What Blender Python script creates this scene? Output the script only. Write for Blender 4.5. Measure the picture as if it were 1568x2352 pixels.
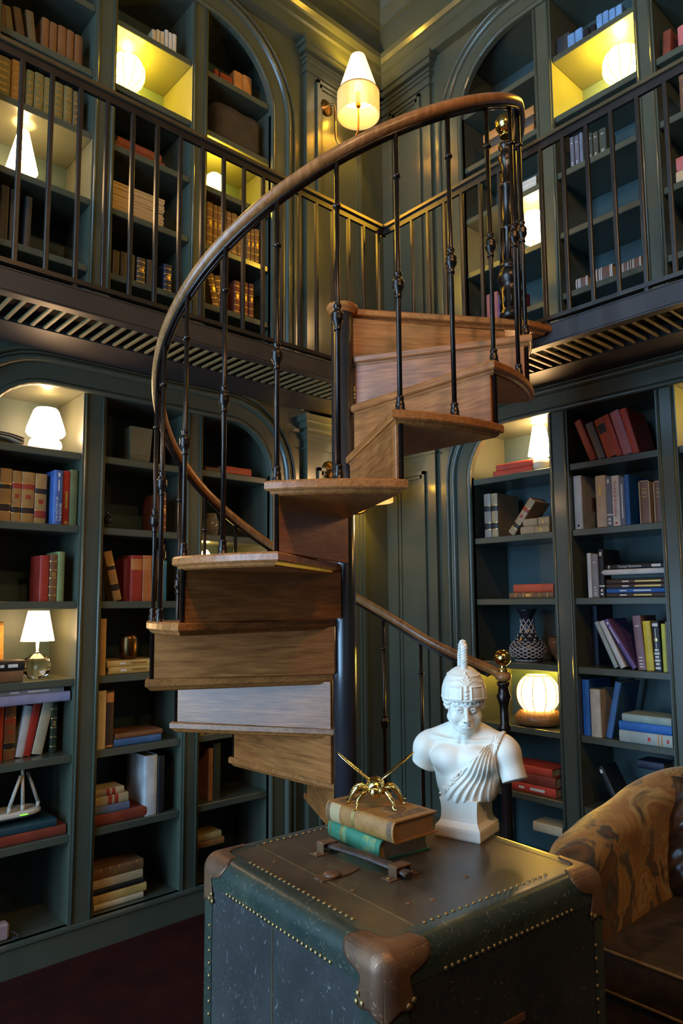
import bpy, math, random
import numpy as np
from mathutils import Vector, Matrix, Euler
random.seed(7)
for o in list(bpy.data.objects):
    bpy.data.objects.remove(o, do_unlink=True)
SC = bpy.context.scene
COL = SC.collection
R_ = math.radians
PI = math.pi

# ---------------------------------------------------------------- camera
FPX, YAW, PIT, ROL, PCX, PCY, CAMH = 1624.0, 0.8345, 0.1063, -0.0079, 791.0, 1213.3, 1.5
_f = np.array([math.cos(PIT) * math.cos(YAW), math.cos(PIT) * math.sin(YAW), math.sin(PIT)])
_r = np.array([math.sin(YAW), -math.cos(YAW), 0.0]); _u = np.cross(_r, _f)
_c, _s = math.cos(ROL), math.sin(ROL)
_r, _u = _c * _r + _s * _u, -_s * _r + _c * _u
cam_d = bpy.data.cameras.new('camera'); cam = bpy.data.objects.new('camera', cam_d); COL.objects.link(cam)
cam.matrix_world = Matrix(((_r[0], _u[0], -_f[0], 0), (_r[1], _u[1], -_f[1], 0), (_r[2], _u[2], -_f[2], CAMH), (0, 0, 0, 1)))
cam_d.sensor_fit = 'VERTICAL'; cam_d.sensor_height = 36.0; cam_d.lens = FPX / 2352 * 36
cam_d.shift_x = -(PCX - 784) / 2352; cam_d.shift_y = (PCY - 1176) / 2352
cam_d.clip_start = 0.02
SC.camera = cam

# ---------------------------------------------------------------- light
W = bpy.data.worlds.new('world'); SC.world = W; W.use_nodes = True
W.node_tree.nodes['Background'].inputs[0].default_value = (0.55, 0.72, 1.0, 1)
W.node_tree.nodes['Background'].inputs[1].default_value = 0.6
SC.view_settings.view_transform = 'Standard'; SC.view_settings.look = 'None'
SC.view_settings.gamma = 1.0; SC.view_settings.use_curve_mapping = False
SC.view_settings.exposure = 0.0
SC.cycles.use_denoising = True
SC.cycles.max_bounces = 6; SC.cycles.diffuse_bounces = 3; SC.cycles.glossy_bounces = 3
SC.cycles.use_adaptive_sampling = True; SC.cycles.adaptive_threshold = 0.08
SC.cycles.transmission_bounces = 6; SC.cycles.transparent_max_bounces = 6
SC.cycles.caustics_reflective = False; SC.cycles.caustics_refractive = False
SC.cycles.sample_clamp_indirect = 4.0
SC.cycles.blur_glossy = 0.5

def area(name, loc, aim, sx, sy, power, color):
    d = bpy.data.lights.new(name, 'AREA'); d.shape = 'RECTANGLE'; d.size = sx; d.size_y = sy
    d.energy = power; d.color = color
    o = bpy.data.objects.new(name, d); COL.objects.link(o); o.location = loc
    o.rotation_euler = (Vector(aim) - Vector(loc)).to_track_quat('-Z', 'Y').to_euler()
    return o
DAY = (0.34, 0.63, 1.0)
WINX = -2.3
for _n, _y, _p in (('far', 2.625, 265), ('middle', 1.575, 175), ('near', .525, 50)):
    area('daylight_window_' + _n, (WINX - .15, _y, 2.45), (0, _y, 2.45), .84, 4.6, _p, DAY)
WARM = (1.0, 0.58, 0.04)
WARM2 = (1.0, 0.59, 0.25)
FILL_PEND = (1.0, 0.60, 0.26)
def point(name, loc, power, color=WARM, r=0.02, parent=None):
    d = bpy.data.lights.new(name, 'POINT'); d.energy = power; d.color = color; d.shadow_soft_size = r
    o = bpy.data.objects.new(name, d); COL.objects.link(o); o.location = loc
    if parent: o.parent = parent
    return o

# ---------------------------------------------------------------- materials
MATS = {}
def mat(name, c1, c2=None, rough=0.5, metal=0.0, scale=6.0, detail=4.0, stretch=(1, 1, 1), bump=0.0, bscale=40.0,
        emis=0.0, ecol=None, coat=0.0, spec=0.5, lo=0.35, hi=0.65, rvar=0.0, rand=False, sheen=0.0, trans=0.0, ior=1.45, dist=0.0, alpha=None):
    if name in MATS: return MATS[name]
    m = bpy.data.materials.new(name); m.use_nodes = True; MATS[name] = m
    nt = m.node_tree; N = nt.nodes; L = nt.links; b = N['Principled BSDF']
    b.inputs['Base Color'].default_value = (*c1, 1); b.inputs['Roughness'].default_value = rough
    b.inputs['Metallic'].default_value = metal; b.inputs['Specular IOR Level'].default_value = spec
    b.inputs['Coat Weight'].default_value = coat; b.inputs['Coat Roughness'].default_value = 0.15
    b.inputs['IOR'].default_value = ior; b.inputs['Transmission Weight'].default_value = trans
    if sheen: b.inputs['Sheen Weight'].default_value = sheen; b.inputs['Sheen Roughness'].default_value = 0.4
    if emis:
        b.inputs['Emission Color'].default_value = (*(ecol or c1), 1); b.inputs['Emission Strength'].default_value = emis
    if c2 is not None or bump or rvar:
        tc = N.new('ShaderNodeTexCoord'); mp = N.new('ShaderNodeMapping'); mp.inputs['Scale'].default_value = stretch
        vec = tc.outputs['Object']
        if rand:
            oi = N.new('ShaderNodeObjectInfo'); ad = N.new('ShaderNodeVectorMath'); ad.operation = 'MULTIPLY_ADD'
            ad.inputs[1].default_value = (1, 1, 1)
            cb = N.new('ShaderNodeCombineXYZ'); mu = N.new('ShaderNodeMath'); mu.operation = 'MULTIPLY'; mu.inputs[1].default_value = 13.0
            L.new(oi.outputs['Random'], mu.inputs[0])
            for i in range(3): L.new(mu.outputs[0], cb.inputs[i])
            L.new(vec, ad.inputs[0]); L.new(cb.outputs[0], ad.inputs[2]); vec = ad.outputs[0]
        L.new(vec, mp.inputs['Vector'])
        if c2 is not None:
            n = N.new('ShaderNodeTexNoise'); n.inputs['Scale'].default_value = scale; n.inputs['Detail'].default_value = detail
            n.inputs['Distortion'].default_value = dist
            L.new(mp.outputs[0], n.inputs['Vector'])
            r = N.new('ShaderNodeMapRange'); r.inputs[1].default_value = lo; r.inputs[2].default_value = hi
            L.new(n.outputs['Fac'], r.inputs[0])
            mx = N.new('ShaderNodeMix'); mx.data_type = 'RGBA'
            mx.inputs[6].default_value = (*c1, 1); mx.inputs[7].default_value = (*c2, 1)
            L.new(r.outputs[0], mx.inputs[0]); L.new(mx.outputs[2], b.inputs['Base Color'])
        if rvar:
            n3 = N.new('ShaderNodeTexNoise'); n3.inputs['Scale'].default_value = scale * 1.7; n3.inputs['Detail'].default_value = 5
            L.new(mp.outputs[0], n3.inputs['Vector'])
            r3 = N.new('ShaderNodeMapRange'); r3.inputs[3].default_value = max(0.02, rough - rvar); r3.inputs[4].default_value = min(1, rough + rvar)
            L.new(n3.outputs['Fac'], r3.inputs[0]); L.new(r3.outputs[0], b.inputs['Roughness'])
        if bump:
            n2 = N.new('ShaderNodeTexNoise'); n2.inputs['Scale'].default_value = bscale; n2.inputs['Detail'].default_value = 5
            L.new(mp.outputs[0], n2.inputs['Vector'])
            bp = N.new('ShaderNodeBump'); bp.inputs['Strength'].default_value = bump; bp.inputs['Distance'].default_value = 0.01
            L.new(n2.outputs['Fac'], bp.inputs['Height']); L.new(bp.outputs[0], b.inputs['Normal'])
    return m

def wood(name, dark, light, rough=0.38, axis=0, freq=9.0, rand=True):
    """straight-grained timber: distorted bands stretched along one local axis"""
    if name in MATS: return MATS[name]
    m = bpy.data.materials.new(name); m.use_nodes = True; MATS[name] = m
    nt = m.node_tree; N = nt.nodes; L = nt.links; b = N['Principled BSDF']
    tc = N.new('ShaderNodeTexCoord'); mp = N.new('ShaderNodeMapping')
    st = [freq, freq, freq]; st[axis] = freq * 0.09; mp.inputs['Scale'].default_value = st
    vec = tc.outputs['Object']
    if rand:
        oi = N.new('ShaderNodeObjectInfo'); mu = N.new('ShaderNodeMath'); mu.operation = 'MULTIPLY'; mu.inputs[1].default_value = 7.0
        cb = N.new('ShaderNodeCombineXYZ'); ad = N.new('ShaderNodeVectorMath')
        L.new(oi.outputs['Random'], mu.inputs[0])
        for i in range(3): L.new(mu.outputs[0], cb.inputs[i])
        L.new(vec, ad.inputs[0]); L.new(cb.outputs[0], ad.inputs[1]); vec = ad.outputs[0]
    L.new(vec, mp.inputs[0])
    n = N.new('ShaderNodeTexNoise'); n.inputs['Scale'].default_value = 1.3; n.inputs['Detail'].default_value = 3; n.inputs['Distortion'].default_value = 1.2
    w = N.new('ShaderNodeMath'); w.operation = 'MULTIPLY'; w.inputs[1].default_value = 26.0
    sn = N.new('ShaderNodeMath'); sn.operation = 'SINE'
    f = N.new('ShaderNodeTexNoise'); f.inputs['Scale'].default_value = 14; f.inputs['Detail'].default_value = 6
    L.new(mp.outputs[0], n.inputs['Vector']); L.new(mp.outputs[0], f.inputs['Vector'])
    L.new(n.outputs['Fac'], w.inputs[0]); L.new(w.outputs[0], sn.inputs[0])
    a = N.new('ShaderNodeMath'); a.operation = 'MULTIPLY_ADD'; a.inputs[1].default_value = 0.10; L.new(sn.outputs[0], a.inputs[0]); L.new(f.outputs['Fac'], a.inputs[2])
    cr = N.new('ShaderNodeValToRGB'); cr.color_ramp.elements[0].position = 0.22; cr.color_ramp.elements[0].color = (*dark, 1)
    cr.color_ramp.elements[1].position = 0.78; cr.color_ramp.elements[1].color = (*light, 1)
    L.new(a.outputs[0], cr.inputs[0]); L.new(cr.outputs[0], b.inputs['Base Color'])
    b.inputs['Roughness'].default_value = rough
    bp = N.new('ShaderNodeBump'); bp.inputs['Strength'].default_value = 0.12; bp.inputs['Distance'].default_value = 0.004
    L.new(a.outputs[0], bp.inputs['Height']); L.new(bp.outputs[0], b.inputs['Normal'])
    return m

PAINT = mat('painted_panelling', (0.064, 0.071, 0.048), (0.076, 0.085, 0.058), rough=0.34, scale=3, bump=0.02, bscale=25, coat=0.5)
INNER = mat('painted_shelf_back', (0.044, 0.074, 0.072), (0.052, 0.084, 0.080), rough=0.45, scale=4)
CEIL = mat('painted_ceiling', (0.075, 0.088, 0.055), (0.088, 0.102, 0.064), rough=0.5, scale=2)
FLOOR = mat('dark_red_floor', (0.030, 0.006, 0.004), (0.018, 0.004, 0.003), rough=0.85, spec=0.08, scale=7, bump=0.2, bscale=120)
OAK = wood('stair_oak', (0.22, 0.068, 0.014), (0.47, 0.160, 0.040), rough=0.36)
RAILWOOD = wood('handrail_oak', (0.20, 0.075, 0.020), (0.42, 0.18, 0.060), rough=0.30, axis=2, freq=6)
IRON = mat('dark_bronze_iron', (0.035, 0.026, 0.022), (0.055, 0.040, 0.032), rough=0.28, metal=0.85, scale=30)
COLPAINT = mat('column_paint', (0.022, 0.019, 0.021), (0.030, 0.026, 0.027), rough=0.35, scale=6, coat=1.0)
STEEL = mat('gallery_steel', (0.030, 0.027, 0.028), (0.040, 0.034, 0.032), rough=0.5, scale=5, spec=0.35)
DECK = mat('gallery_deck', (0.012, 0.011, 0.010), rough=0.8, spec=0.1)
BAR = mat('gallery_bar', (0.040, 0.033, 0.028), (0.055, 0.044, 0.036), rough=0.34, metal=0.6, scale=10)
SLAT = mat('grating_slat', (0.22, 0.165, 0.065), (0.15, 0.11, 0.045), rough=0.55, scale=14)
BRASS = mat('polished_brass', (0.72, 0.46, 0.15), (0.60, 0.36, 0.10), rough=0.17, metal=1.0, scale=20)
OLDBRASS = mat('aged_brass', (0.45, 0.26, 0.09), (0.33, 0.18, 0.06), rough=0.30, metal=1.0, scale=20)

# ---------------------------------------------------------------- mesh helpers
class MB:
    def __init__(s): s.v = []; s.f = []; s.s = []
    def add(s, V, F, smooth=False):
        o = len(s.v); s.v += [tuple(map(float, p)) for p in V]
        for f in F: s.f.append([i + o for i in f]); s.s.append(smooth)
        return s
    def box(s, x0, x1, y0, y1, z0, z1, M=None):
        V = [(x, y, z) for x in (x0, x1) for y in (y0, y1) for z in (z0, z1)]
        if M is not None: V = [tuple(M @ Vector(p)) for p in V]
        return s.add(V, [(0, 1, 3, 2), (4, 6, 7, 5), (0, 4, 5, 1), (2, 3, 7, 6), (0, 2, 6, 4), (1, 5, 7, 3)])
    def bevbox(s, x0, x1, y0, y1, z0, z1, b, M=None):
        """box with chamfered edges"""
        V = []; X = (x0, x1); Y = (y0, y1); Z = (z0, z1); idx = {}
        for i in range(2):
            for j in range(2):
                for k in range(2):
                    sx, sy, sz = (b if i == 0 else -b), (b if j == 0 else -b), (b if k == 0 else -b)
                    for a, p in enumerate(((X[i], Y[j] + sy, Z[k] + sz), (X[i] + sx, Y[j], Z[k] + sz), (X[i] + sx, Y[j] + sy, Z[k]))):
                        idx[i, j, k, a] = len(V); V.append(p)
        F = []
        for i in range(2): F.append([idx[i, 0, 0, 0], idx[i, 1, 0, 0], idx[i, 1, 1, 0], idx[i, 0, 1, 0]][::(1 if i else -1)])
        for j in range(2): F.append([idx[0, j, 0, 1], idx[1, j, 0, 1], idx[1, j, 1, 1], idx[0, j, 1, 1]][::(-1 if j else 1)])
        for k in range(2): F.append([idx[0, 0, k, 2], idx[1, 0, k, 2], idx[1, 1, k, 2], idx[0, 1, k, 2]][::(1 if k else -1)])
        for j in range(2):
            for k in range(2): F.append([idx[0, j, k, 1], idx[1, j, k, 1], idx[1, j, k, 2], idx[0, j, k, 2]])
        for i in range(2):
            for k in range(2): F.append([idx[i, 0, k, 0], idx[i, 1, k, 0], idx[i, 1, k, 2], idx[i, 0, k, 2]])
        for i in range(2):
            for j in range(2): F.append([idx[i, j, 0, 0], idx[i, j, 1, 0], idx[i, j, 1, 1], idx[i, j, 0, 1]])
        for i in range(2):
            for j in range(2):
                for k in range(2): F.append([idx[i, j, k, a] for a in range(3)])
        if M is not None: V = [tuple(M @ Vector(p)) for p in V]
        return s.add(V, F)
    def lathe(s, prof, n=24, c=(0, 0, 0), M=None, smooth=True, caps=True, ang=None, flute=None):
        V = []; m = len(prof); full = ang is None
        nn = n if full else n + 1
        for i in range(nn):
            a = 2 * PI * i / n if full else ang[0] + (ang[1] - ang[0]) * i / n
            for (r, z) in prof:
                rr = r
                if flute: rr = r * (1 + flute[1] * math.cos(flute[0] * a))
                V.append((c[0] + rr * math.cos(a), c[1] + rr * math.sin(a), c[2] + z))
        F = []
        for i in range(n):
            j = (i + 1) % nn
            for k in range(m - 1): F.append((i * m + k, j * m + k, j * m + k + 1, i * m + k + 1))
        if M is not None: V = [tuple(M @ Vector(p)) for p in V]
        o = len(s.v); s.add(V, F, smooth)
        if full and caps:
            if prof[0][0] > 1e-6: s.f.append([o + i * m for i in range(n)][::-1]); s.s.append(False)
            if prof[-1][0] > 1e-6: s.f.append([o + i * m + m - 1 for i in range(n)]); s.s.append(False)
        return s
    def tube(s, path, r, n=10, caps=True, up=None, flat=1.0, closed=False):
        P = [Vector(p) for p in path]; m = len(P)
        rs = r if isinstance(r, (list, tuple)) else [r] * m
        V = []; prev = None
        for i in range(m):
            if closed: t = (P[(i + 1) % m] - P[i - 1])
            else: t = (P[min(i + 1, m - 1)] - P[max(i - 1, 0)])
            t.normalize()
            if prev is None:
                q = Vector(up) if up else (Vector((0, 0, 1)) if abs(t.z) < 0.9 else Vector((1, 0, 0)))
            else: q = prev
            q = q - t * q.dot(t)
            if q.length < 1e-5: q = t.orthogonal()
            q.normalize(); prev = Vector(up) if up else q
            b = t.cross(q)
            for k in range(n):
                a = 2 * PI * k / n
                V.append(P[i] + (q * math.cos(a) * flat + b * math.sin(a)) * rs[i])
        F = []
        for i in range(m if closed else m - 1):
            j = (i + 1) % m
            for k in range(n): F.append((i * n + k, i * n + (k + 1) % n, j * n + (k + 1) % n, j * n + k))
        o = len(s.v); s.add(V, F, True)
        if caps and not closed:
            s.f.append([o + k for k in range(n)][::-1]); s.s.append(False)
            s.f.append([o + (m - 1) * n + k for k in range(n)]); s.s.append(False)
        return s
    def ball(s, c, r, n=16, m=10, sc=(1, 1, 1), M=None):
        V = []; F = []
        for i in range(m + 1):
            t = PI * i / m
            for k in range(n):
                a = 2 * PI * k / n
                p = Vector((r * sc[0] * math.sin(t) * math.cos(a), r * sc[1] * math.sin(t) * math.sin(a), r * sc[2] * math.cos(t)))
                if M is not None: p = M @ p
                V.append((c[0] + p.x, c[1] + p.y, c[2] + p.z))
        for i in range(m):
            for k in range(n): F.append((i * n + k, (i + 1) * n + k, (i + 1) * n + (k + 1) % n, i * n + (k + 1) % n))
        return s.add(V, F, True)
    def prism(s, pts, z0, z1, M=None, smooth=False):
        """vertical extrusion of a 2-D polygon"""
        n = len(pts); V = [(x, y, z0) for x, y in pts] + [(x, y, z1) for x, y in pts]
        if M is not None: V = [tuple(M @ Vector(p)) for p in V]
        F = [list(range(n))[::-1], list(range(n, 2 * n))] + [(i, (i + 1) % n, n + (i + 1) % n, n + i) for i in range(n)]
        return s.add(V, F, smooth)
    def strip(s, rows, smooth=False, closed=False):
        """rows of points joined into a quad sheet"""
        m = len(rows[0]); V = [p for r in rows for p in r]; F = []
        for i in range(len(rows) - 1):
            for k in range(m if closed else m - 1):
                F.append((i * m + k, i * m + (k + 1) % m, (i + 1) * m + (k + 1) % m, (i + 1) * m + k))
        return s.add(V, F, smooth)
    def mesh(s, name):
        me = bpy.data.meshes.new(name); me.from_pydata(s.v, [], s.f)
        me.polygons.foreach_set('use_smooth', s.s); me.validate(); me.update()
        bm_fix(me)
        return me
    def build(s, name, m, parent=None, loc=None, rot=None, world=False):
        """world=True: the points are world points; the parent is an unrotated root"""
        if world and parent is not None:
            b = parent.matrix_basis.translation
            if parent.parent is not None: b = b + parent.parent.matrix_basis.translation
            s.v = [(x - b.x, y - b.y, z - b.z) for x, y, z in s.v]
        return obj(name, s.mesh(name), m, parent, loc, rot)
import bmesh
def bm_fix(me):
    b = bmesh.new(); b.from_mesh(me); bmesh.ops.recalc_face_normals(b, faces=b.faces); b.to_mesh(me); b.free()
def obj(name, me, m, parent=None, loc=None, rot=None):
    o = bpy.data.objects.new(name, me)
    if m is not None and not me.materials: me.materials.append(m if not isinstance(m, str) else MATS[m])
    COL.objects.link(o)
    if parent is not None: o.parent = parent
    if loc is not None: o.location = loc
    if rot is not None: o.rotation_euler = rot
    return o
def tag(o, label=None, cat=None, group=None, kind=None):
    if label: o['label'] = label
    if cat: o['category'] = cat
    if group: o['group'] = group
    if kind: o['kind'] = kind
    return o
def thing(name, label, cat, loc=(0, 0, 0), rot=(0, 0, 0), group=None, kind=None):
    o = bpy.data.objects.new(name, None); COL.objects.link(o); o.empty_display_size = 0.05
    o.location = loc; o.rotation_euler = rot
    return tag(o, label, cat, group, kind)
def lin(a, b, n): return [a + (b - a) * i / (n - 1) for i in range(n)]
def smooth_path(P, k):
    P = [Vector(p) for p in P]; out = []
    for i in range(len(P) - 1):
        p0, p1, p2, p3 = P[max(i - 1, 0)], P[i], P[i + 1], P[min(i + 2, len(P) - 1)]
        for j in range(k):
            t = j / k; out.append(.5 * ((2 * p1) + (p2 - p0) * t + (2 * p0 - 5 * p1 + 4 * p2 - p3) * t * t + (3 * p1 - p0 - 3 * p2 + p3) * t ** 3))
    return out + [P[-1]]
# ================================================================ the room
YL, XR = 3.19, 3.25          # bookcase faces on the two book walls
PYL, PXR = 3.15, 3.225       # pilaster faces
ZC = 5.54                    # ceiling
DEP = 0.33                   # shelf depth
WX, SY = WINX, -2.6          # window wall, south wall
def struct(o, label): o['kind'] = 'structure'; o['label'] = label; return o
b = MB(); b.box(WX - .2, 3.9, SY - .2, 3.8, -.1, 0); struct(b.build('floor', FLOOR), 'dark red floor of the library')
b = MB(); b.box(WX - .2, 3.9, SY - .2, 3.8, ZC, ZC + .1); struct(b.build('ceiling', CEIL), 'dark olive painted ceiling')
b = MB(); b.box(WX - .2, 3.9, YL + DEP + .02, YL + DEP + .2, 0, ZC); struct(b.build('wall_left', PAINT), 'dark green book wall behind the bookcases beside the stair')
b = MB(); b.box(XR + DEP + .02, XR + DEP + .2, SY, YL + DEP + .2, 0, ZC); struct(b.build('wall_right', PAINT), 'dark green book wall behind the bookcases over the armchair')
b = MB(); b.box(WX - .2, 3.9, SY - .2, SY, 0, ZC); struct(b.build('wall_back', PAINT), 'dark green wall behind the viewer')
# window wall with two openings
b = MB(); wy = ((.10, .95), (1.15, 2.0), (2.2, 3.05)); z0, z1 = .10, 4.85
ys = [SY] + [v for q in wy for v in q] + [YL + DEP + .2]
for i in (0, 2, 4, 6): b.box(WX - .15, WX, ys[i], ys[i + 1], 0, ZC)
for a_, c_ in wy: b.box(WX - .15, WX, a_, c_, 0, z0); b.box(WX - .15, WX, a_, c_, z1, ZC)
struct(b.build('wall_window', PAINT), 'dark green wall with three tall windows')
for i, (a_, c_) in enumerate(wy):
    b = MB(); t = .05
    b.box(WX - .1, WX - .04, a_, a_ + t, z0, z1); b.box(WX - .1, WX - .04, c_ - t, c_, z0, z1)
    b.box(WX - .1, WX - .04, a_, c_, z0, z0 + t); b.box(WX - .1, WX - .04, a_, c_, z1 - t, z1)
    b.box(WX - .09, WX - .05, (a_ + c_) / 2 - .015, (a_ + c_) / 2 + .015, z0, z1)
    for k in (1, 2, 3, 4): z = z0 + (z1 - z0) * k / 5; b.box(WX - .09, WX - .05, a_, c_, z - .015, z + .015)
    struct(b.build('window_%d' % (i + 1), mat('window_frame', (.5, .5, .48), rough=.5)), 'tall sash window, %s of three' % ('nearest', 'middle', 'farthest')[i])

# wall frames: s runs to the viewer's right along each wall, 'out' towards the room
def LW(s, out, z): return (s, YL - out, z)
def RW(s, out, z): return (XR - out, -s, z)
def wbox(b, Wf, s0, s1, o0, o1, z0, z1):
    p, q = Wf(s0, o0, z0), Wf(s1, o1, z1)
    return b.box(min(p[0], q[0]), max(p[0], q[0]), min(p[1], q[1]), max(p[1], q[1]), z0, z1)
def arch_path(sl, sr, zb, zt, r, n=10):
    P = [(sl, zb), (sl, zt - r)]
    P += [(sl + r - r * math.cos(PI / 2 * i / n), zt - r + r * math.sin(PI / 2 * i / n)) for i in range(1, n + 1)]
    P += [(sr - r + r * math.sin(PI / 2 * i / n), zt - r + r * math.cos(PI / 2 * i / n)) for i in range(0, n + 1)]
    return P + [(sr, zb)]
def sweep(b, Wf, P, prof, smooth=False):
    """sweep profile [(d outward from the opening, out from wall)] along the arch path"""
    rows = []
    for i, p in enumerate(P):
        a = Vector(P[max(i - 1, 0)]); c = Vector(P[min(i + 1, len(P) - 1)]); t = (c - a).normalized(); n = Vector((-t.y, t.x))
        rows.append([Wf(p[0] + n.x * d, o, p[1] + n.y * d) for d, o in prof])
    return b.strip(rows, smooth)
def bead(d0, d1, base, h, n=6):
    return [(d0 + (d1 - d0) * (1 - math.cos(PI * i / n)) / 2, base + h * math.sin(PI * i / n)) for i in range(n + 1)]

def bookcase(name, label, Wf, s_out0, s_out1, bays, zb, zt, r, zf0, zf1, shelf_z, plinth):
    root = thing(name, label, 'bookcase', Wf((bays[0][0] + bays[-1][1]) / 2, 0, zf0))
    sl, sr = bays[0][0], bays[-1][1]
    P = arch_path(sl, sr, zb, zt, r)
    # flat face with the arched opening cut out
    b = MB(); wbox(b, Wf, s_out0, sl, -.02, 0, zf0, zf1); wbox(b, Wf, sr, s_out1, -.02, 0, zf0, zf1)
    top = P[1:-1]
    b.strip([[Wf(s, 0, z) for s, z in top], [Wf(s, 0, zf1) for s, z in top]])
    if zb > zf0 + .01: wbox(b, Wf, sl, sr, -.02, 0.0, zf0, zb)
    b.build('face_panel', PAINT, root, world=True)
    b = MB(); sweep(b, Wf, P, [(0, -.022), (0, .006)]); sweep(b, Wf, P, [(0, -.022), (.45 * r, -.022)]); b.build('jamb', PAINT, root, world=True)
    b = MB(); sweep(b, Wf, P, bead(0, .028, .004, .014)); sweep(b, Wf, P, [(.028, 0), (.028, .012), (.10, .012), (.10, 0)])
    b.build('inner_molding', PAINT, root, world=True)
    b = MB(); sweep(b, Wf, P, bead(.10, .138, .004, .030), True); sweep(b, Wf, P, bead(.138, .155, .004, .012), True); sweep(b, Wf, P, bead(.155, .178, .002, .024), True)
    b.build('arch_molding', PAINT, root, world=True)
    b = MB(); wbox(b, Wf, sl - .02, sr + .02, -DEP - .02, -DEP, zf0, zt + .05); b.build('back_panel', INNER, root, world=True)
    b = MB(); wbox(b, Wf, sl - .02, sr + .02, -DEP, -.024, zt + .002, zt + .02); b.build('top_panel', PAINT, root, world=True)
    for e in (sl - .02, sr + .001): b = MB(); wbox(b, Wf, e, e + .019, -DEP, -.024, zb, zt + .002); b.build('side_panel', PAINT, root, world=True)
    for i in range(len(bays) - 1):
        a_, c_ = bays[i][1], bays[i + 1][0]
        b = MB(); wbox(b, Wf, a_, c_, -DEP, -.002, zb, zt); st = b.build('stile', PAINT, root, world=True)
        for e, sg in ((a_, 1), (c_, -1)):
            b = MB(); b.tube([Wf(e + sg * .014, .0, zb), Wf(e + sg * .014, .0, zt)], .006, 8); b.build('bead', PAINT, st, world=True)
    for bi, (a_, c_) in enumerate(bays):
        for z in shelf_z:
            b = MB(); p, q = Wf(a_, -DEP, 0), Wf(c_, -.012, 0)
            b.bevbox(min(p[0], q[0]), max(p[0], q[0]), min(p[1], q[1]), max(p[1], q[1]), z - .034, z, .003)
            b.build('shelf', PAINT, root, world=True)
    if plinth:
        b = MB(); wbox(b, Wf, s_out0, s_out1, -.02, .022, 0, zb - .012); wbox(b, Wf, sl, sr, -DEP, .0, zb - .03, zb)
        wbox(b, Wf, s_out0, s_out1, -.02, .030, zb - .012, zb)
        b.build('plinth', PAINT, root, world=True)
    else:
        b = MB(); wbox(b, Wf, sl, sr, -DEP, .0, zb - .03, zb); b.build('bottom_board', PAINT, root, world=True)
    return root
BAYL = [(.83, 1.262), (1.372, 1.80), (1.897, 2.325)]
BAYR = [(-2.490, -1.984), (-1.875, -1.418), (-1.325, -.865)]
SHL = (2.205, 1.865, 1.52, 1.178, .845, .504)
SHU = (4.467, 4.117, 3.79, 3.453, 3.117)
bookcase('built_in_bookcase', 'dark green arched bookcase below the gallery, behind the spiral stair', LW, .2, 2.62, BAYL, .129, 2.487, .27, 0, 2.66, SHL, True)
bookcase('built_in_bookcase', 'dark green arched bookcase below the gallery, beside the velvet armchair', RW, -2.76, -.3, BAYR, .129, 2.487, .27, 0, 2.66, SHL, True)
bookcase('built_in_bookcase', 'dark green arched bookcase above the gallery, nearest the wall sconce', LW, .2, 2.62, BAYL, 2.78, 4.815, .42, 2.661, 4.97, SHU, False)
bookcase('built_in_bookcase', 'dark green arched bookcase above the gallery, over the red books', RW, -2.76, -.3, BAYR, 2.78, 4.815, .38, 2.661, 4.97, SHU, False)

# corner pilasters: shaft, raised panel molding, capital
def pilaster(n, label, Wf, s0, s1, out, zb, zt, cap):
    root = thing('trim_%d' % n, label, None, Wf((s0 + s1) / 2, 0, zb), kind='structure')
    b = MB(); wbox(b, Wf, s0, s1, -.1, out, zb, zt); b.build('shaft', PAINT, root, world=True)
    m0, m1 = s0 + .075, s1 - .075 if s1 - s0 < .5 else s1 - .22
    if cap < 0: m0, m1 = s0 + .10, s1 - .075
    zt2 = zt - abs(cap) - (.02 if zb > 1 else .10)
    b = MB()
    rect = [(m0, zb + .25), (m0, zt2), (m1, zt2), (m1, zb + .25)]
    for w_, o1 in ((.0, .016), (.022, .008)):
        wbox(b, Wf, m0 + w_, m0 + w_ + .02, out, out + o1, zb + .25 + w_, zt2 - w_); wbox(b, Wf, m1 - w_ - .02, m1 - w_, out, out + o1, zb + .25 + w_, zt2 - w_)
        wbox(b, Wf, m0 + w_, m1 - w_, out, out + o1, zt2 - w_ - .02, zt2 - w_); wbox(b, Wf, m0 + w_, m1 - w_, out, out + o1, zb + .25 + w_, zb + .27 + w_)
    b.build('panel_molding', PAINT, root, world=True)
    b = MB(); c = abs(cap)
    for f0, f1, o in ((0, .06, .012), (.30, .42, .010), (.42, .50, .022), (.62, .80, .030), (.80, 1.0, .046)):
        wbox(b, Wf, s0 - o, s1 + o, -.1, out + o, zt - c + c * f0, zt - c + c * f1)
    b.build('capital', PAINT, root, world=True)
    b = MB(); wbox(b, Wf, s0 - .02, s1 + .02, -.1, out + .02, zb, zb + .14); wbox(b, Wf, s0 - .01, s1 + .01, -.1, out + .01, zb + .14, zb + .17); b.build('base', PAINT, root, world=True)
pilaster(1, 'green panelled corner pilaster behind the wall sconce, above the gallery', LW, 2.568, 3.24, YL - PYL, 2.64, 4.985, .20)
pilaster(2, 'green panelled corner pilaster facing the windows, above the gallery', RW, -3.165, -2.722, XR - PXR, 2.64, 4.985, -.20)
pilaster(3, 'green panelled corner pilaster behind the lower sconce, under the gallery', LW, 2.568, 3.24, YL - PYL, 0, 2.60, .20)
pilaster(4, 'green panelled corner pilaster facing the windows, under the gallery', RW, -3.165, -2.742, XR - PXR, 0, 2.60, -.20)

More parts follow.
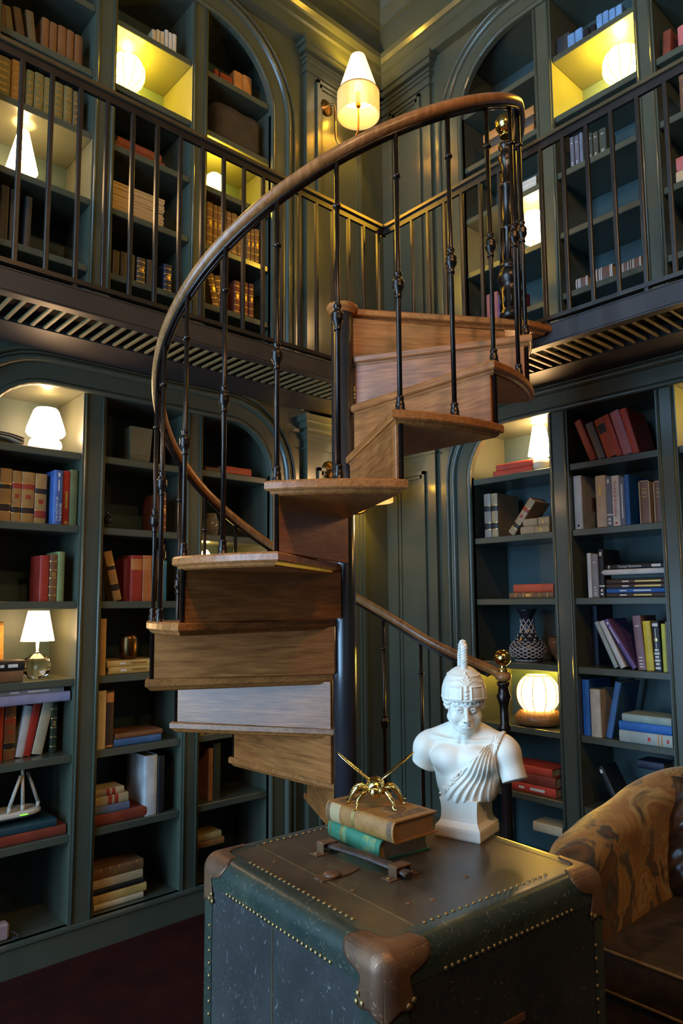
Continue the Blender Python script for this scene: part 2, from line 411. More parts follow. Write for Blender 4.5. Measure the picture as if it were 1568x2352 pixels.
# entablature running round both book walls
CP = [(0, 4.97), (.03, 4.972), (.03, 5.06), (.045, 5.068), (.045, 5.115), (.058, 5.12), (.075, 5.14), (.075, 5.178), (.004, 5.185), (.004, 5.43),
      (.022, 5.435), (.026, 5.455), (.045, 5.475), (.075, 5.505), (.085, 5.52), (.10, 5.54)]
for n, lab, pts in ((5, 'green crown cornice over the wall sconce', [(WX, PYL), (PXR, PYL)]), (6, 'green crown cornice on the wall facing the windows', [(PXR, PYL), (PXR, SY)])):
    rows = []
    for k, (px, py) in enumerate(pts):
        row = []
        for o, z in CP:
            x, y = px, py
            if n == 5: y = py - o; x = px - (o if k == 1 else 0)
            else: x = px - o; y = py - (o if k == 0 else 0)
            row.append((x, y, z))
        rows.append(row)
    b = MB(); b.strip(rows); o = b.build('trim_%d' % n, PAINT); struct(o, lab)
# frieze backing above the bookcases
b = MB(); b.box(WX, 3.3, PYL + .001, YL + .05, 4.97, ZC); struct(b.build('trim_7', PAINT), 'plain green frieze above the bookcases beside the sconce')
b = MB(); b.box(PXR + .001, XR + .05, SY, 3.2, 4.97, ZC); struct(b.build('trim_8', PAINT), 'plain green frieze above the bookcases facing the windows')

# ================================================================ gallery
GY, GX = 2.57, 2.635
root = thing('gallery_walkway', 'dark steel gallery walkway with open slats under the upper bookcases', 'walkway', (GX, GY, 2.60))
for nm, pts in (('front_channel', None),):
    b = MB()
    b.box(-1.5, GX, GY, GY + .010, 2.612, 2.690); b.box(-1.5, GX, GY, GY + .045, 2.606, 2.614); b.box(-1.5, GX, GY, GY + .045, 2.688, 2.696)
    b.build('front_channel', STEEL, root, world=True)
    b = MB()
    b.box(GX, GX + .010, -1.0, GY, 2.612, 2.690); b.box(GX, GX + .045, -1.0, GY, 2.606, 2.614); b.box(GX, GX + .045, -1.0, GY, 2.688, 2.696)
    b.build('front_channel', STEEL, root, world=True)
    b = MB(); b.box(-1.5, XR - .05, 2.91, YL - .036, 2.632, 2.70); b.build('wall_beam', STEEL, root, world=True)
    b = MB(); b.box(2.985, XR - .036, -1.0, 2.91, 2.630, 2.70); b.build('wall_beam', STEEL, root, world=True)
    b = MB(); b.box(-1.5, 3.0, GY + .06, 3.0, 2.682, 2.690); b.box(GX + .06, 3.0, -1.0, 3.0, 2.6815, 2.6895); b.build('deck', DECK, root, world=True)
sm = MB().bevbox(-.007, .007, 0, .32, 0, .010, .001).mesh('slat')
x = .43
while x < 2.66:
    obj('slat', sm, SLAT, root, (x - GX, .045, .036)); x += .0497
sm2 = MB().bevbox(0, .32, -.007, .007, 0, .010, .001).mesh('slat')
y = .55
while y < 2.55:
    obj('slat', sm2, SLAT, root, (.045, y - GY, .034)); y += .0515
# railings
def railing(label, Wf0, s0, s1, bars, cap_len):
    root = thing('gallery_railing', label, 'railing', Wf0(s0, 0, 2.69))
    def bx(m, a_, c_, o0, o1, z0, z1): return wbox(m, Wf0, a_, c_, o0, o1, z0, z1)
    b = MB(); bx(b, s0, s1, -.019, .019, 3.540, 3.556); b.build('top_rail', mat('rail_bronze', (.16, .115, .060), (.12, .085, .045), rough=.34, metal=.55, scale=9), root, world=True)
    b = MB(); bx(b, s0, s1, -.007, .007, 3.506, 3.540); b.build('rail_bar', BAR, root, world=True)
    b = MB(); bx(b, s0, s1, -.012, .012, 2.712, 2.730); b.build('bottom_rail', BAR, root, world=True)
    me = None
    for s in bars:
        p = Wf0(s, 0, 2.72)
        if me is None:
            me = MB().bevbox(-.0085, .0085, -.0085, .0085, 0, .79, .002).mesh('baluster')
        q = Wf0(s0, 0, 2.69); obj('baluster', me, BAR, root, (p[0] - q[0], p[1] - q[1], .03))
    me = MB().box(-.008, .008, -.008, .008, 0, .03).mesh('foot')
    for s in bars[::4]:
        p = Wf0(s, 0, 2.69); q = Wf0(s0, 0, 2.69); obj('foot', me, BAR, root, (p[0] - q[0], p[1] - q[1], .0))
def GLW(s, out, z): return (s, GY + .012 - out, z)
def GRW(s, out, z): return (GX + .012 - out, -s, z)
railing('iron gallery railing along the wall with the sconce', GLW, -.4, GX + .03, [.752 - .1087 * 2 + .1087 * i for i in range(20)], 0)
railing('iron gallery railing along the wall facing the windows', GRW, -GY - .03, -.1, [-(1.6 + .1105 * 8) + .1105 * i for i in range(17)], 0)
# ================================================================ spiral staircase
CX, CY, SR, SH, SA, SD, SW = 1.8314, 2.025, .7312, .2065, R_(-31.14), R_(29.852), R_(33.28)
STZ = 13 * SH
stair = thing('spiral_staircase', 'oak and dark iron spiral staircase rising to the gallery', 'staircase', (CX, CY, 0))
b = MB(); b.lathe([(.085, 0), (.085, .012), (.06, .02), (.0447, .03)], 32); b.lathe([(.0447, .03), (.0447, STZ - .03)], 40); col = b.build('column', COLPAINT, stair)
b = MB(); b.lathe([(.0, STZ - .034), (.052, STZ - .034), (.055, STZ - .026), (.055, STZ - .022), (.063, STZ - .020), (.064, STZ - .004), (.060, STZ + .002), (0, STZ + .002)], 32); b.build('column_cap', OAK, col)
# tread: wedge with rounded nosing strip and a thin molding beneath (local x = radius along the front edge)
TH = .029
def wedge(r0, r1, a0, a1, n=8):
    P = [(r0 * math.cos(a0), r0 * math.sin(a0))]
    P += [(r1 * math.cos(a0 + (a1 - a0) * i / n), r1 * math.sin(a0 + (a1 - a0) * i / n)) for i in range(n + 1)]
    P += [(r0 * math.cos(a1), r0 * math.sin(a1))]
    return P
def inset(P, d):
    n = len(P); out = []
    for i in range(n):
        a, c, e = Vector(P[i - 1]), Vector(P[i]), Vector(P[(i + 1) % n])
        t1 = (c - a).normalized(); t2 = (e - c).normalized(); n1 = Vector((-t1.y, t1.x)); n2 = Vector((-t2.y, t2.x))
        k = (n1 + n2); k = k / max(.3, k.length_squared / 2) if k.length > 1e-6 else n1
        out.append((c.x + k.x * d, c.y + k.y * d))
    return out
def loftpoly(b, lays, smooth=False):
    """closed solid from stacked polygons (P, z)"""
    n = len(lays[0][0]); V = [(x, y, z) for P, z in lays for x, y in P]; F = []
    for i in range(len(lays) - 1):
        for k in range(n): F.append((i * n + k, i * n + (k + 1) % n, (i + 1) * n + (k + 1) % n, (i + 1) * n + k))
    o = len(b.v); b.add(V, F, smooth)
    b.f.append([o + k for k in range(n)][::-1]); b.s.append(False)
    b.f.append([o + (len(lays) - 1) * n + k for k in range(n)]); b.s.append(False)
    return b
WP = wedge(.047, SR, 0, SW)
tread_me = loftpoly(MB(), [(inset(WP, .004), -TH), (WP, -TH + .005), (WP, -.006), (inset(WP, .005), 0)]).mesh('tread')
mold_me = loftpoly(MB(), [(inset(WP, .021), -TH - .014), (inset(WP, .014), -TH - .009), (inset(WP, .009), -TH + .001)]).mesh('nosing_molding')
RO = SR - .030
riser_me = MB().bevbox(.046, RO, .016, .034, TH * 0, SH - TH - .002, .0015).mesh('riser')
# landing
for k in range(0, 13):
    a = SA - SD * k; z = STZ - SH * k
    if k == 0:
        c0, s0 = math.cos(a), math.sin(a)
        LP = [(.047 * c0, .047 * s0), (.765 * c0 + .02, .765 * s0 - .03), (GX - CX - .002, .765 * s0 - .06), (GX - CX - .002, .10), (.40, .36), (.03, .045)]
        loftpoly(MB(), [(inset(LP, .004), z - TH), (LP, z - TH + .005), (LP, z - .006), (inset(LP, .005), z)]).build('landing_tread', OAK, stair)
        loftpoly(MB(), [(inset(LP, .021), z - TH - .014), (inset(LP, .012), z - TH + .001)]).build('nosing_molding', OAK, stair)
    else:
        t = obj('tread', tread_me, OAK, stair, (0, 0, z), (0, 0, a)); obj('nosing_molding', mold_me, OAK, t)
    obj('riser', riser_me, OAK, stair, (0, 0, z - SH), (0, 0, a))
# balusters: rod, ring, knuckle and shoe measured down from the handrail
def baluster(length, below, name):
    b = MB(); rr = .0078
    b.lathe([(rr, -length - below), (rr, 0)], 10)
    b.lathe([(rr, -.160), (.012, -.157), (.0135, -.152), (.012, -.147), (rr, -.144)], 12, caps=False)
    k = -.50
    b.lathe([(rr, k - .042), (.012, k - .040), (.0105, k - .034), (.0098, k - .026), (.0125, k - .020), (.0175, k - .011), (.0185, k - .004), (.0165, k + .003), (.0185, k + .009), (.0165, k + .015),
             (.0115, k + .022), (.0098, k + .028), (.0125, k + .034), (.0125, k + .039), (rr, k + .043)], 14, caps=False)
    k = -length
    b.lathe([(.0165, k), (.0165, k + .006), (.0135, k + .009), (.0145, k + .018), (.0125, k + .026), (.0105, k + .034), (.0120, k + .037), (.0118, k + .044), (rr, k + .048)], 14, caps=False)
    return b.mesh(name)
RB = .709
KN = (360 - 9.64) / 29.852
def rail_under(phi_steps):
    """height of the rail's underside above the landing level, at phi steps of tread before the landing front"""
    z = STZ - SH * phi_steps + .853 + .010 * (4 - phi_steps)
    q = max(0.0, phi_steps - 10.35) / (KN - 10.35)
    return z + .135 * q * q * (1.6 - .6 * q) if q > 0 else z
LENS = {}
for k in range(1, 13):
    for w in (0, 1):
        a = SA - SD * k + R_(2.4) + w * SD / 2; z = STZ - SH * k; steps = k - (R_(2.4) + w * SD / 2) / SD
        zt = rail_under(steps) + .008
        if k == 12: continue
        ln = round(zt - z, 2); key = (ln, w)
        if key not in LENS: LENS[key] = baluster(ln, (SH - TH + .03) if w == 0 else .01, 'baluster')
        obj('baluster', LENS[key], IRON, stair, (RB * math.cos(a), RB * math.sin(a), zt))
# handrail: helix, curled level round the top newel, eased level into the foot newel
PH = []
N_ = 150; K0, K1 = KN, 1.02
for i in range(N_ + 1):
    st = K0 + (K1 - K0) * i / N_
    a = SA - SD * st; z = rail_under(st) + .024
    PH.append((RB * math.cos(a), RB * math.sin(a), z))
aT = SA - SD * K1; zT = PH[-1][2]
for i in range(1, 13):                       # run out level to the top newel
    t = i / 12; a = aT + t * R_(24); z = zT + .018 * t; rad = RB + .02 * t
    PH.append((rad * math.cos(a), rad * math.sin(a), z))
NTOP = (.735 * math.cos(R_(-30)), .735 * math.sin(R_(-30)))
last = PH[-1]
for i in range(1, 9):
    t = i / 8; PH.append((last[0] + (NTOP[0] - .01 - last[0]) * t + .035 * math.sin(PI * t), last[1] + (NTOP[1] - last[1]) * t, last[2] - .01 * t))
b = MB(); b.tube(PH, .0225, 14, up=(0, 0, 1), flat=.92); b.build('handrail', RAILWOOD, stair)
b = MB(); b.tube([(x * .985, y * .985, z - .030) for x, y, z in PH[4:-8]], .0075, 4, up=(0, 0, 1), flat=.6)
b.tube([(x * 1.0, y * 1.0, z - .026) for x, y, z in PH[4:-8]], .011, 4, up=(0, 0, 1), flat=.4); b.build('rail_strap', IRON, stair)
# cast newel posts with brass balls
def newel(x, y, z0, zr, full):
    h = zr - z0
    root = MB()
    root.lathe([(.040, 0), (.040, .03), (.034, .045), (.036, .13), (.030, .15), (.034, .16), (.040, .172), (.043, .19), (.040, .208), (.034, .222), (.031, .226), (.033, .232), (.036, .24), (.031, .252),
                (.029, .27), (.0255, .40), (.0275, .405), (.029, .412), (.0255, .42), (.023, .45), (.019, h - .20), (.024, h - .195), (.024, h - .18), (.018, h - .17), (.018, h - .10), (.022, h - .085), (.030, h - .06), (.024, h - .045), (.020, h - .02), (.026, h - .012), (.026, h)], 20)
    nw = root.build('newel_post', IRON, stair, (x, y, z0)); k_ = 1.0 if full else 1.28; nw.scale = (k_, k_, 1.0)
    f1 = MB().tube([(.0295, 0, .262), (.026, 0, .40)], .004, 5).mesh('flute'); f2 = MB().tube([(.0355, 0, .052), (.0365, 0, .124)], .0045, 5).mesh('flute')
    for i in range(10): obj('flute', f1, IRON, nw, None, (0, 0, 2 * PI * i / 10)); obj('flute', f2, IRON, nw, None, (0, 0, 2 * PI * i / 10))
    b = MB(); b.lathe([(.018, h + .038), (.020, h + .044), (.014, h + .054), (.0125, h + .062), (.016, h + .070)], 20)
    b.ball((0, 0, h + .098), .0345, 24, 16, sc=(1, 1, k_)); b.build('brass_ball', BRASS, nw)
    return nw
aN = R_(-21.5); newel(.70 * math.cos(aN), .70 * math.sin(aN), 0, rail_under(KN) + .002, True)
newel(NTOP[0], NTOP[1], STZ, STZ + .795, False)
zN = PH[0][2]
b = MB(); b.ball((.70 * math.cos(aN), .70 * math.sin(aN), zN), .034, 20, 12, sc=(1, 1, .66)); b.build('rail_end', RAILWOOD, stair)
# shelf, wall, height, [(pose, s, length, thickness or height, lean or lift, setback, look, extras)]
SHELVES = [
('LL1 shelf under the mushroom lamp', 'L', 1.865, [
  ('s', 0.931, 0.048, 0.235, 0, 0.06, 'tan leather book with black title band', {'c': 'tan', 'sty': 'law1'}),
  ('s', 0.981, 0.039, 0.23, 0, 0.06, 'tan leather book with red and black title bands', {'c': 'tan', 'sty': 'law2'}),
  ('s', 1.021, 0.056, 0.23, 0, 0.06, 'wide tan leather book with red band and black band', {'c': 'tan', 'sty': 'law2'}),
  ('s', 1.079, 0.051, 0.229, 0, 0.06, 'tan leather book with dark upper band and red lower band', {'c': 'tan2', 'sty': 'law3'}),
  ('s', 1.146, 0.039, 0.246, 0, 0.015, 'blue history book with white capitals', {'c': 'blue', 'sty': 'history', 'd': 0.16}),
  ('s', 1.191, 0.031, 0.25, 0, 0.03, 'narrow red book with gilt title', {'c': 'red', 'sty': 'gilt'}),
  ('s', 1.224, 0.036, 0.259, 0, 0.03, 'plain sage green cloth book', {'c': 'sage'}),
]),
('LL1 shelf over the crystal lamp', 'L', 1.52, [
  ('s', 1.105, 0.039, 0.204, 0, 0.035, 'red cloth book', {'c': 'red2'}),
  ('s', 1.146, 0.033, 0.21, 0, 0.035, 'brown leather book with gilt bands', {'c': 'brown', 'sty': 'bands'}),
  ('s', 1.18, 0.033, 0.224, 0, 0.035, 'pale green cloth book', {'c': 'sage2'}),
]),
('LL1 shelf with the crystal lamp', 'L', 1.178, [
  ('f', 0.92, 0.125, 0.048, 0.017, 0.02, 'thick brown book lying flat', {'c': 'leather'}),
  ('f', 0.919, 0.131, 0.043, 0.065, 0.02, 'black book with faint title lying flat', {'c': 'black', 'sty': 'ftext'}),
]),
('LL1 shelf below the crystal lamp', 'L', 0.845, [
  ('s', 0.959, 0.04, 0.224, 0, 0.1, 'red cloth book', {'c': 'red2'}),
  ('s', 1.003, 0.047, 0.227, 0, 0.1, 'tan leather book with dark bands', {'c': 'brown', 'sty': 'law2'}),
  ('l', 1.069, 0.034, 0.218, 9, 0.1, 'white book tilted against its neighbours', {'c': 'white'}),
  ('l', 1.098, 0.035, 0.229, 10.4, 0.1, 'red book tilted against the white one', {'c': 'red'}),
  ('l', 1.143, 0.046, 0.232, 11.3, 0.1, 'cream book tilted against the red one', {'c': 'cream'}),
  ('s', 1.199, 0.028, 0.228, 0, 0.1, 'dark book with tarnished gilt spine', {'c': 'darkgreen', 'sty': 'bands'}),
  ('f', 0.928, 0.325, 0.043, 0.233, 0.03, 'long lavender book laid across the book tops', {'c': 'lav'}),
  ('f', 0.926, 0.298, 0.024, 0.278, 0.03, 'long silver grey book topmost across the book tops', {'c': 'silver', 'sty': 'ftext'}),
]),
('LL1 shelf with the white router', 'L', 0.504, [
  ('f', 0.948, 0.306, 0.042, -0.007, 0.03, 'long dark red book lying flat', {'c': 'brick'}),
  ('f', 0.946, 0.267, 0.033, 0.039, 0.03, 'dark teal book lying on the red one', {'c': 'tealdark'}),
]),
('LL2 shelf under the glass block', 'L', 1.865, [
  ('s', 1.691, 0.03, 0.2, 0, 0.05, 'brown leather book with gilt flowers on its spine', {'c': 'rust', 'sty': 'bands', 'd': 0.2}),
]),
('LL2 shelf over the brass cup', 'L', 1.52, [
  ('s', 1.424, 0.029, 0.196, 0, 0.12, 'black book at the end of the row', {'c': 'black'}),
  ('l', 1.476, 0.041, 0.239, -13.8, 0.05, 'tan leather book tilted against the red ones', {'c': 'tan', 'sty': 'law1'}),
  ('s', 1.512, 0.035, 0.206, 0, 0.07, 'dark red book', {'c': 'red3'}),
  ('s', 1.539, 0.059, 0.223, 0, 0.05, 'red book with orange top label', {'c': 'red2', 'sty': 'toplabel'}),
  ('s', 1.6, 0.058, 0.225, 0, 0.05, 'orange red book with pale top label', {'c': 'orange', 'sty': 'toplabel'}),
  ('s', 1.695, 0.018, 0.221, 0, 0.05, 'pale grey book', {'c': 'grey'}),
  ('s', 1.715, 0.014, 0.202, 0, 0.05, 'thin teal book', {'c': 'teal'}),
]),
('LL2 shelf with the brass cup', 'L', 1.178, [
  ('s', 1.386, 0.029, 0.26, 0, 0.03, 'tall cream book', {'c': 'creamor'}),
  ('f', 1.427, 0.248, 0.035, 0.006, 0.03, 'yellow book with lettered spine lying flat', {'c': 'yellowtan', 'sty': 'ftext'}),
  ('f', 1.42, 0.254, 0.028, 0.042, 0.03, 'thin yellow book lying on the other yellow one', {'c': 'yellowtan', 'sty': 'ftext'}),
]),
('LL2 third shelf from the floor', 'L', 0.845, [
  ('s', 1.386, 0.038, 0.262, 0, 0.03, 'tall pale cream book', {'c': 'cream'}),
  ('s', 1.426, 0.035, 0.259, 0, 0.03, 'dark brown book with orange label', {'c': 'darkbrown', 'sty': 'orlabel'}),
  ('f', 1.465, 0.239, 0.033, 0.004, 0.03, 'thin blue book lying flat', {'c': 'blue2'}),
  ('f', 1.469, 0.241, 0.024, 0.036, 0.03, 'thin brown book lying on the blue one', {'c': 'brown'}),
]),
('LL2 second shelf from the floor', 'L', 0.504, [
  ('f', 1.371, 0.265, 0.049, 0.002, 0.03, 'large dark red book at the foot of a pile', {'c': 'brick', 'd': 0.24}),
  ('f', 1.37, 0.178, 0.037, 0.059, 0.03, 'blue grey book in a pile', {'c': 'bluegrey'}),
  ('f', 1.369, 0.173, 0.043, 0.097, 0.03, 'cream book with brown labels in a pile', {'c': 'cream2', 'sty': 'labels'}),
  ('f', 1.368, 0.152, 0.03, 0.142, 0.03, 'cream book with orange label topmost in a pile', {'c': 'cream2', 'sty': 'labels'}),
  ('s', 1.624, 0.065, 0.277, 0, 0.03, 'tall white book', {'c': 'white', 'd': 0.2}),
  ('s', 1.692, 0.035, 0.266, 0, 0.03, 'dark book beside the tall white one', {'c': 'black'}),
]),
('LL2 lowest shelf', 'L', 0.129, [
  ('f', 1.399, 0.239, 0.027, 0.065, 0.05, 'thin cream book at the foot of a pile', {'c': 'cream'}),
  ('f', 1.395, 0.258, 0.04, 0.091, 0.05, 'cream yellow book in a pile', {'c': 'yellowtan'}),
  ('f', 1.393, 0.248, 0.024, 0.133, 0.05, 'black book in a pile', {'c': 'black'}),
  ('f', 1.392, 0.241, 0.041, 0.157, 0.05, 'tan book in a pile', {'c': 'cream2'}),
  ('f', 1.392, 0.243, 0.045, 0.197, 0.05, 'brown leather book topmost in a pile', {'c': 'leather', 'sty': 'bands'}),
]),
('LL3 top shelf under the arch', 'L', 2.205, [
  ('f', 2.043, 0.188, 0.045, 0.019, 0.04, 'thick orange red book with white tags lying flat', {'c': 'orangered'}),
  ('f', 1.938, 0.087, 0.026, 0.018, 0.04, 'brown book lying behind the stair baluster', {'c': 'leather'}),
]),
('LL3 third shelf from the floor', 'L', 0.845, [
  ('s', 1.921, 0.025, 0.242, 0, 0.03, 'cream book', {'c': 'cream'}),
]),
('LL3 second shelf from the floor', 'L', 0.504, [
  ('s', 1.986, 0.027, 0.26, 0, 0.05, 'narrow orange brown book', {'c': 'rustor'}),
  ('s', 2.017, 0.04, 0.28, 0, 0.05, 'dark green book', {'c': 'darkgreen'}),
]),
('LL3 lowest shelf', 'L', 0.129, [
  ('f', 1.897, 0.172, 0.033, 0.156, 0.03, 'brown book lying flat', {'c': 'rustor'}),
  ('f', 1.896, 0.157, 0.033, 0.191, 0.03, 'cream book lying on the brown one', {'c': 'yellowtan'}),
]),
('LR1 top shelf with the ceramic lamp', 'R', 2.205, [
  ('f', -2.383, 0.257, 0.039, 0.006, 0.06, 'orange red book lying flat', {'c': 'redor'}),
  ('f', -2.364, 0.244, 0.035, 0.043, 0.06, 'orange red book lying on another', {'c': 'redor'}),
]),
('LR1 shelf under the ceramic lamp', 'R', 1.865, [
  ('s', -2.45, 0.048, 0.254, 0, 0.05, 'grey tan book with dark spine labels', {'c': 'greytan', 'sty': 'law1'}),
  ('s', -2.399, 0.043, 0.251, 0, 0.05, 'tan book with dark spine labels', {'c': 'tan3', 'sty': 'law1', 'd': 0.21}),
  ('l', -2.272, 0.044, 0.227, 39.8, 0.05, 'tan leather book slumped over at a slant', {'c': 'tan3', 'sty': 'law2'}),
  ('f', -2.208, 0.086, 0.044, 0.005, 0.05, 'small tan book lying flat', {'c': 'tan3'}),
  ('f', -2.12, 0.089, 0.043, 0.001, 0.05, 'small tan banded book lying flat', {'c': 'tan3', 'sty': 'bands'}),
  ('f', -2.19, 0.089, 0.042, 0.048, 0.05, 'small tan book lying on another small one', {'c': 'tan3'}),
  ('f', -2.096, 0.067, 0.045, 0.044, 0.05, 'small banded book lying on another banded one', {'c': 'tan3', 'sty': 'bands'}),
]),
('LR1 shelf over the lattice vase', 'R', 1.52, [
  ('f', -2.287, 0.273, 0.032, 0.006, 0.04, 'brown leather book lying flat', {'c': 'leather', 'sty': 'bands'}),
  ('f', -2.26, 0.246, 0.044, 0.038, 0.04, 'orange red book lying on the brown one', {'c': 'orangered'}),
]),
('LR1 shelf under the globe lamp', 'R', 0.504, [
  ('f', -2.337, 0.292, 0.044, 0.012, 0.04, 'red book with white title at the foot of the pile', {'c': 'redor', 'sty': 'ftext'}),
  ('f', -2.335, 0.289, 0.054, 0.056, 0.04, 'thick dark red book in the middle of the pile', {'c': 'brick'}),
  ('f', -2.333, 0.271, 0.041, 0.108, 0.04, 'red book topmost in the pile', {'c': 'redor'}),
]),
('LR1 lowest shelf', 'R', 0.129, [
  ('f', -2.18, 0.17, 0.048, 0.192, 0.03, 'cream book lying flat', {'c': 'cream'}),
]),
('LR2 top shelf of tumbled red books', 'R', 2.205, [
  ('l', -1.76, 0.037, 0.231, -20.1, 0.04, 'orange red book at the slumped end', {'c': 'orangered'}),
  ('l', -1.714, 0.04, 0.203, -17.8, 0.04, 'grey brown book slumped between red ones', {'c': 'taupe'}),
  ('l', -1.66, 0.053, 0.214, -16.9, 0.04, 'orange red book with black label, slumped', {'c': 'orangered', 'sty': 'blacklabel'}),
  ('l', -1.62, 0.031, 0.228, -16.4, 0.04, 'narrow red book slumped', {'c': 'redor'}),
  ('l', -1.578, 0.048, 0.235, -15.2, 0.04, 'faded pink book slumped', {'c': 'pink'}),
  ('l', -1.537, 0.034, 0.239, -13.9, 0.04, 'large red book with its cover showing', {'c': 'redor', 'd': 0.2}),
]),
('LR2 shelf of grey and blue books', 'R', 1.865, [
  ('s', -1.89, 0.045, 0.276, 0, 0.03, 'large pale grey book with a square picture on its cover', {'c': 'palegrey', 'sty': 'picture', 'd': 0.22}),
  ('s', -1.751, 0.054, 0.26, 0, 0.03, 'beige book with small gilt title', {'c': 'beige', 'sty': 'text1'}),
  ('s', -1.696, 0.029, 0.25, 0, 0.03, 'slate blue book with white marks', {'c': 'bluegrey', 'sty': 'marks'}),
  ('s', -1.666, 0.038, 0.249, 0, 0.03, 'white book with red lettering', {'c': 'white', 'sty': 'redtext'}),
  ('s', -1.626, 0.025, 0.237, 0, 0.03, 'grey blue book with white lettering', {'c': 'bluegrey', 'sty': 'whitetext'}),
  ('s', -1.6, 0.023, 0.245, 0, 0.03, 'bright blue book with its cover showing', {'c': 'blue3', 'd': 0.2}),
  ('s', -1.527, 0.05, 0.204, 0, 0.03, 'brown slipcased book with pale edges', {'c': 'slip', 'sty': 'slip'}),
  ('s', -1.457, 0.035, 0.194, 0, 0.03, 'brown slipcased book at the end of the row', {'c': 'slip', 'sty': 'slip'}),
]),
('LR2 shelf with the flat pile of seven', 'R', 1.52, [
  ('s', -1.825, 0.022, 0.223, 0, 0.05, 'narrow white book', {'c': 'white'}),
  ('s', -1.802, 0.036, 0.215, 0, 0.05, 'grey book beside the narrow white one', {'c': 'greylt', 'sty': 'lines'}),
  ('s', -1.759, 0.029, 0.239, 0, 0.04, 'black book with white marks on its spine', {'c': 'black', 'sty': 'marks', 'd': 0.17}),
  ('f', -1.722, 0.288, 0.021, -0.003, 0.04, 'dark brown book lowest in the flat pile', {'c': 'darkbrown', 'sty': 'ftext'}),
  ('f', -1.721, 0.284, 0.021, 0.02, 0.04, 'bright blue book in the flat pile', {'c': 'blue3', 'sty': 'ftext'}),
  ('f', -1.72, 0.285, 0.023, 0.042, 0.04, 'brown book with gilt title in the flat pile', {'c': 'darkbrown', 'sty': 'ftext2'}),
  ('f', -1.719, 0.285, 0.022, 0.066, 0.04, 'brown book with pale title in the flat pile', {'c': 'darkbrown', 'sty': 'ftext2'}),
  ('f', -1.692, 0.256, 0.022, 0.088, 0.04, 'dark teal book in the flat pile', {'c': 'tealdark'}),
  ('f', -1.745, 0.31, 0.026, 0.112, 0.04, 'white book in the flat pile', {'c': 'white'}),
  ('f', -1.719, 0.285, 0.025, 0.138, 0.04, 'black book with white title topmost in the flat pile', {'c': 'black', 'sty': 'nietzsche'}),
]),
('LR2 shelf of purple and yellow books', 'R', 1.178, [
  ('s', -1.954, 0.028, 0.3, 0, 0.16, 'dark book standing apart against the side', {'c': 'navy'}),
  ('l', -1.69, 0.022, 0.237, -23.5, 0.04, 'pale grey green book tilted at the slanting end', {'c': 'greygreen'}),
  ('l', -1.656, 0.027, 0.242, -24.8, 0.04, 'white book tilted beside the purple one', {'c': 'white'}),
  ('l', -1.599, 0.023, 0.264, -30.6, 0.04, 'purple book tilted with navy cover showing', {'c': 'purple', 'sty': 'text2', 'd': 0.19}),
  ('l', -1.562, 0.041, 0.253, -4.2, 0.04, 'mauve book with pale lettering', {'c': 'mauve', 'sty': 'lines'}),
  ('l', -1.523, 0.037, 0.229, -2.7, 0.04, 'broad yellow book', {'c': 'yellow'}),
  ('l', -1.486, 0.037, 0.228, -1.6, 0.04, 'black book with ornamental silver pattern', {'c': 'black', 'sty': 'ornate'}),
  ('l', -1.454, 0.019, 0.218, -0.2, 0.04, 'narrow lime yellow book', {'c': 'lime'}),
  ('l', -1.44, 0.009, 0.228, -0, 0.04, 'thin grey book at the end', {'c': 'taupe'}),
]),
('LR2 shelf of blue books', 'R', 0.845, [
  ('s', -1.881, 0.039, 0.27, 0, 0.03, 'bright blue book with its cover showing', {'c': 'blue3', 'd': 0.22}),
  ('s', -1.824, 0.053, 0.228, 0, 0.02, 'cream book with small print', {'c': 'beige', 'd': 0.18}),
  ('l', -1.74, 0.031, 0.274, 12.7, 0.03, 'blue book tilted with dark cover showing', {'c': 'blue2', 'd': 0.2}),
  ('f', -1.67, 0.254, 0.054, 0.009, 0, 'pale grey green book with orange stripes lying flat', {'c': 'palegreen', 'sty': 'stripes'}),
  ('f', -1.669, 0.249, 0.042, 0.062, 0, 'blue book lying flat in the pile', {'c': 'blue3'}),
  ('f', -1.652, 0.238, 0.035, 0.106, 0, 'sage green book topmost in the pile', {'c': 'palegreen2'}),
]),
('LR2 shelf behind the armchair', 'R', 0.504, [
  ('l', -1.71, 0.032, 0.209, -27.4, 0.05, 'black book with white title, tilted', {'c': 'black', 'sty': 'marks'}),
  ('f', -1.612, 0.123, 0.037, 0.221, 0.05, 'dark navy book', {'c': 'navy'}),
]),
('UL1 two shelves above the cone lamp', 'L', 4.117, [
  ('s', 0.813, 0.032, 0.132, 0, 0.05, 'dark brown book', {'c': 'umber'}),
  ('l', 0.888, 0.033, 0.133, -9.5, 0.05, 'dark olive book tilted', {'c': 'umber2'}),
  ('l', 0.936, 0.038, 0.152, -10.4, 0.05, 'brown book tilted', {'c': 'umber'}),
  ('l', 0.987, 0.037, 0.168, -7.8, 0.05, 'pale brown book tilted', {'c': 'umber2'}),
  ('s', 1.023, 0.034, 0.175, 0, 0.05, 'russet brown book', {'c': 'umber3'}),
  ('s', 1.06, 0.035, 0.174, 0, 0.05, 'russet brown book', {'c': 'umber3'}),
  ('s', 1.099, 0.04, 0.179, 0, 0.05, 'russet brown book', {'c': 'umber3'}),
  ('s', 1.141, 0.035, 0.18, 0, 0.05, 'russet brown book', {'c': 'umber3'}),
  ('s', 1.18, 0.04, 0.177, 0, 0.05, 'russet brown book', {'c': 'umber3'}),
]),
('UL1 shelf above the cone lamp', 'L', 3.79, [
  ('s', 0.807, 0.039, 0.206, 0, 0.05, 'olive book with gilt ornament', {'c': 'olivegold', 'sty': 'ornate2'}),
  ('s', 0.85, 0.046, 0.207, 0, 0.05, 'olive book with gilt ornament', {'c': 'olivegold', 'sty': 'ornate2'}),
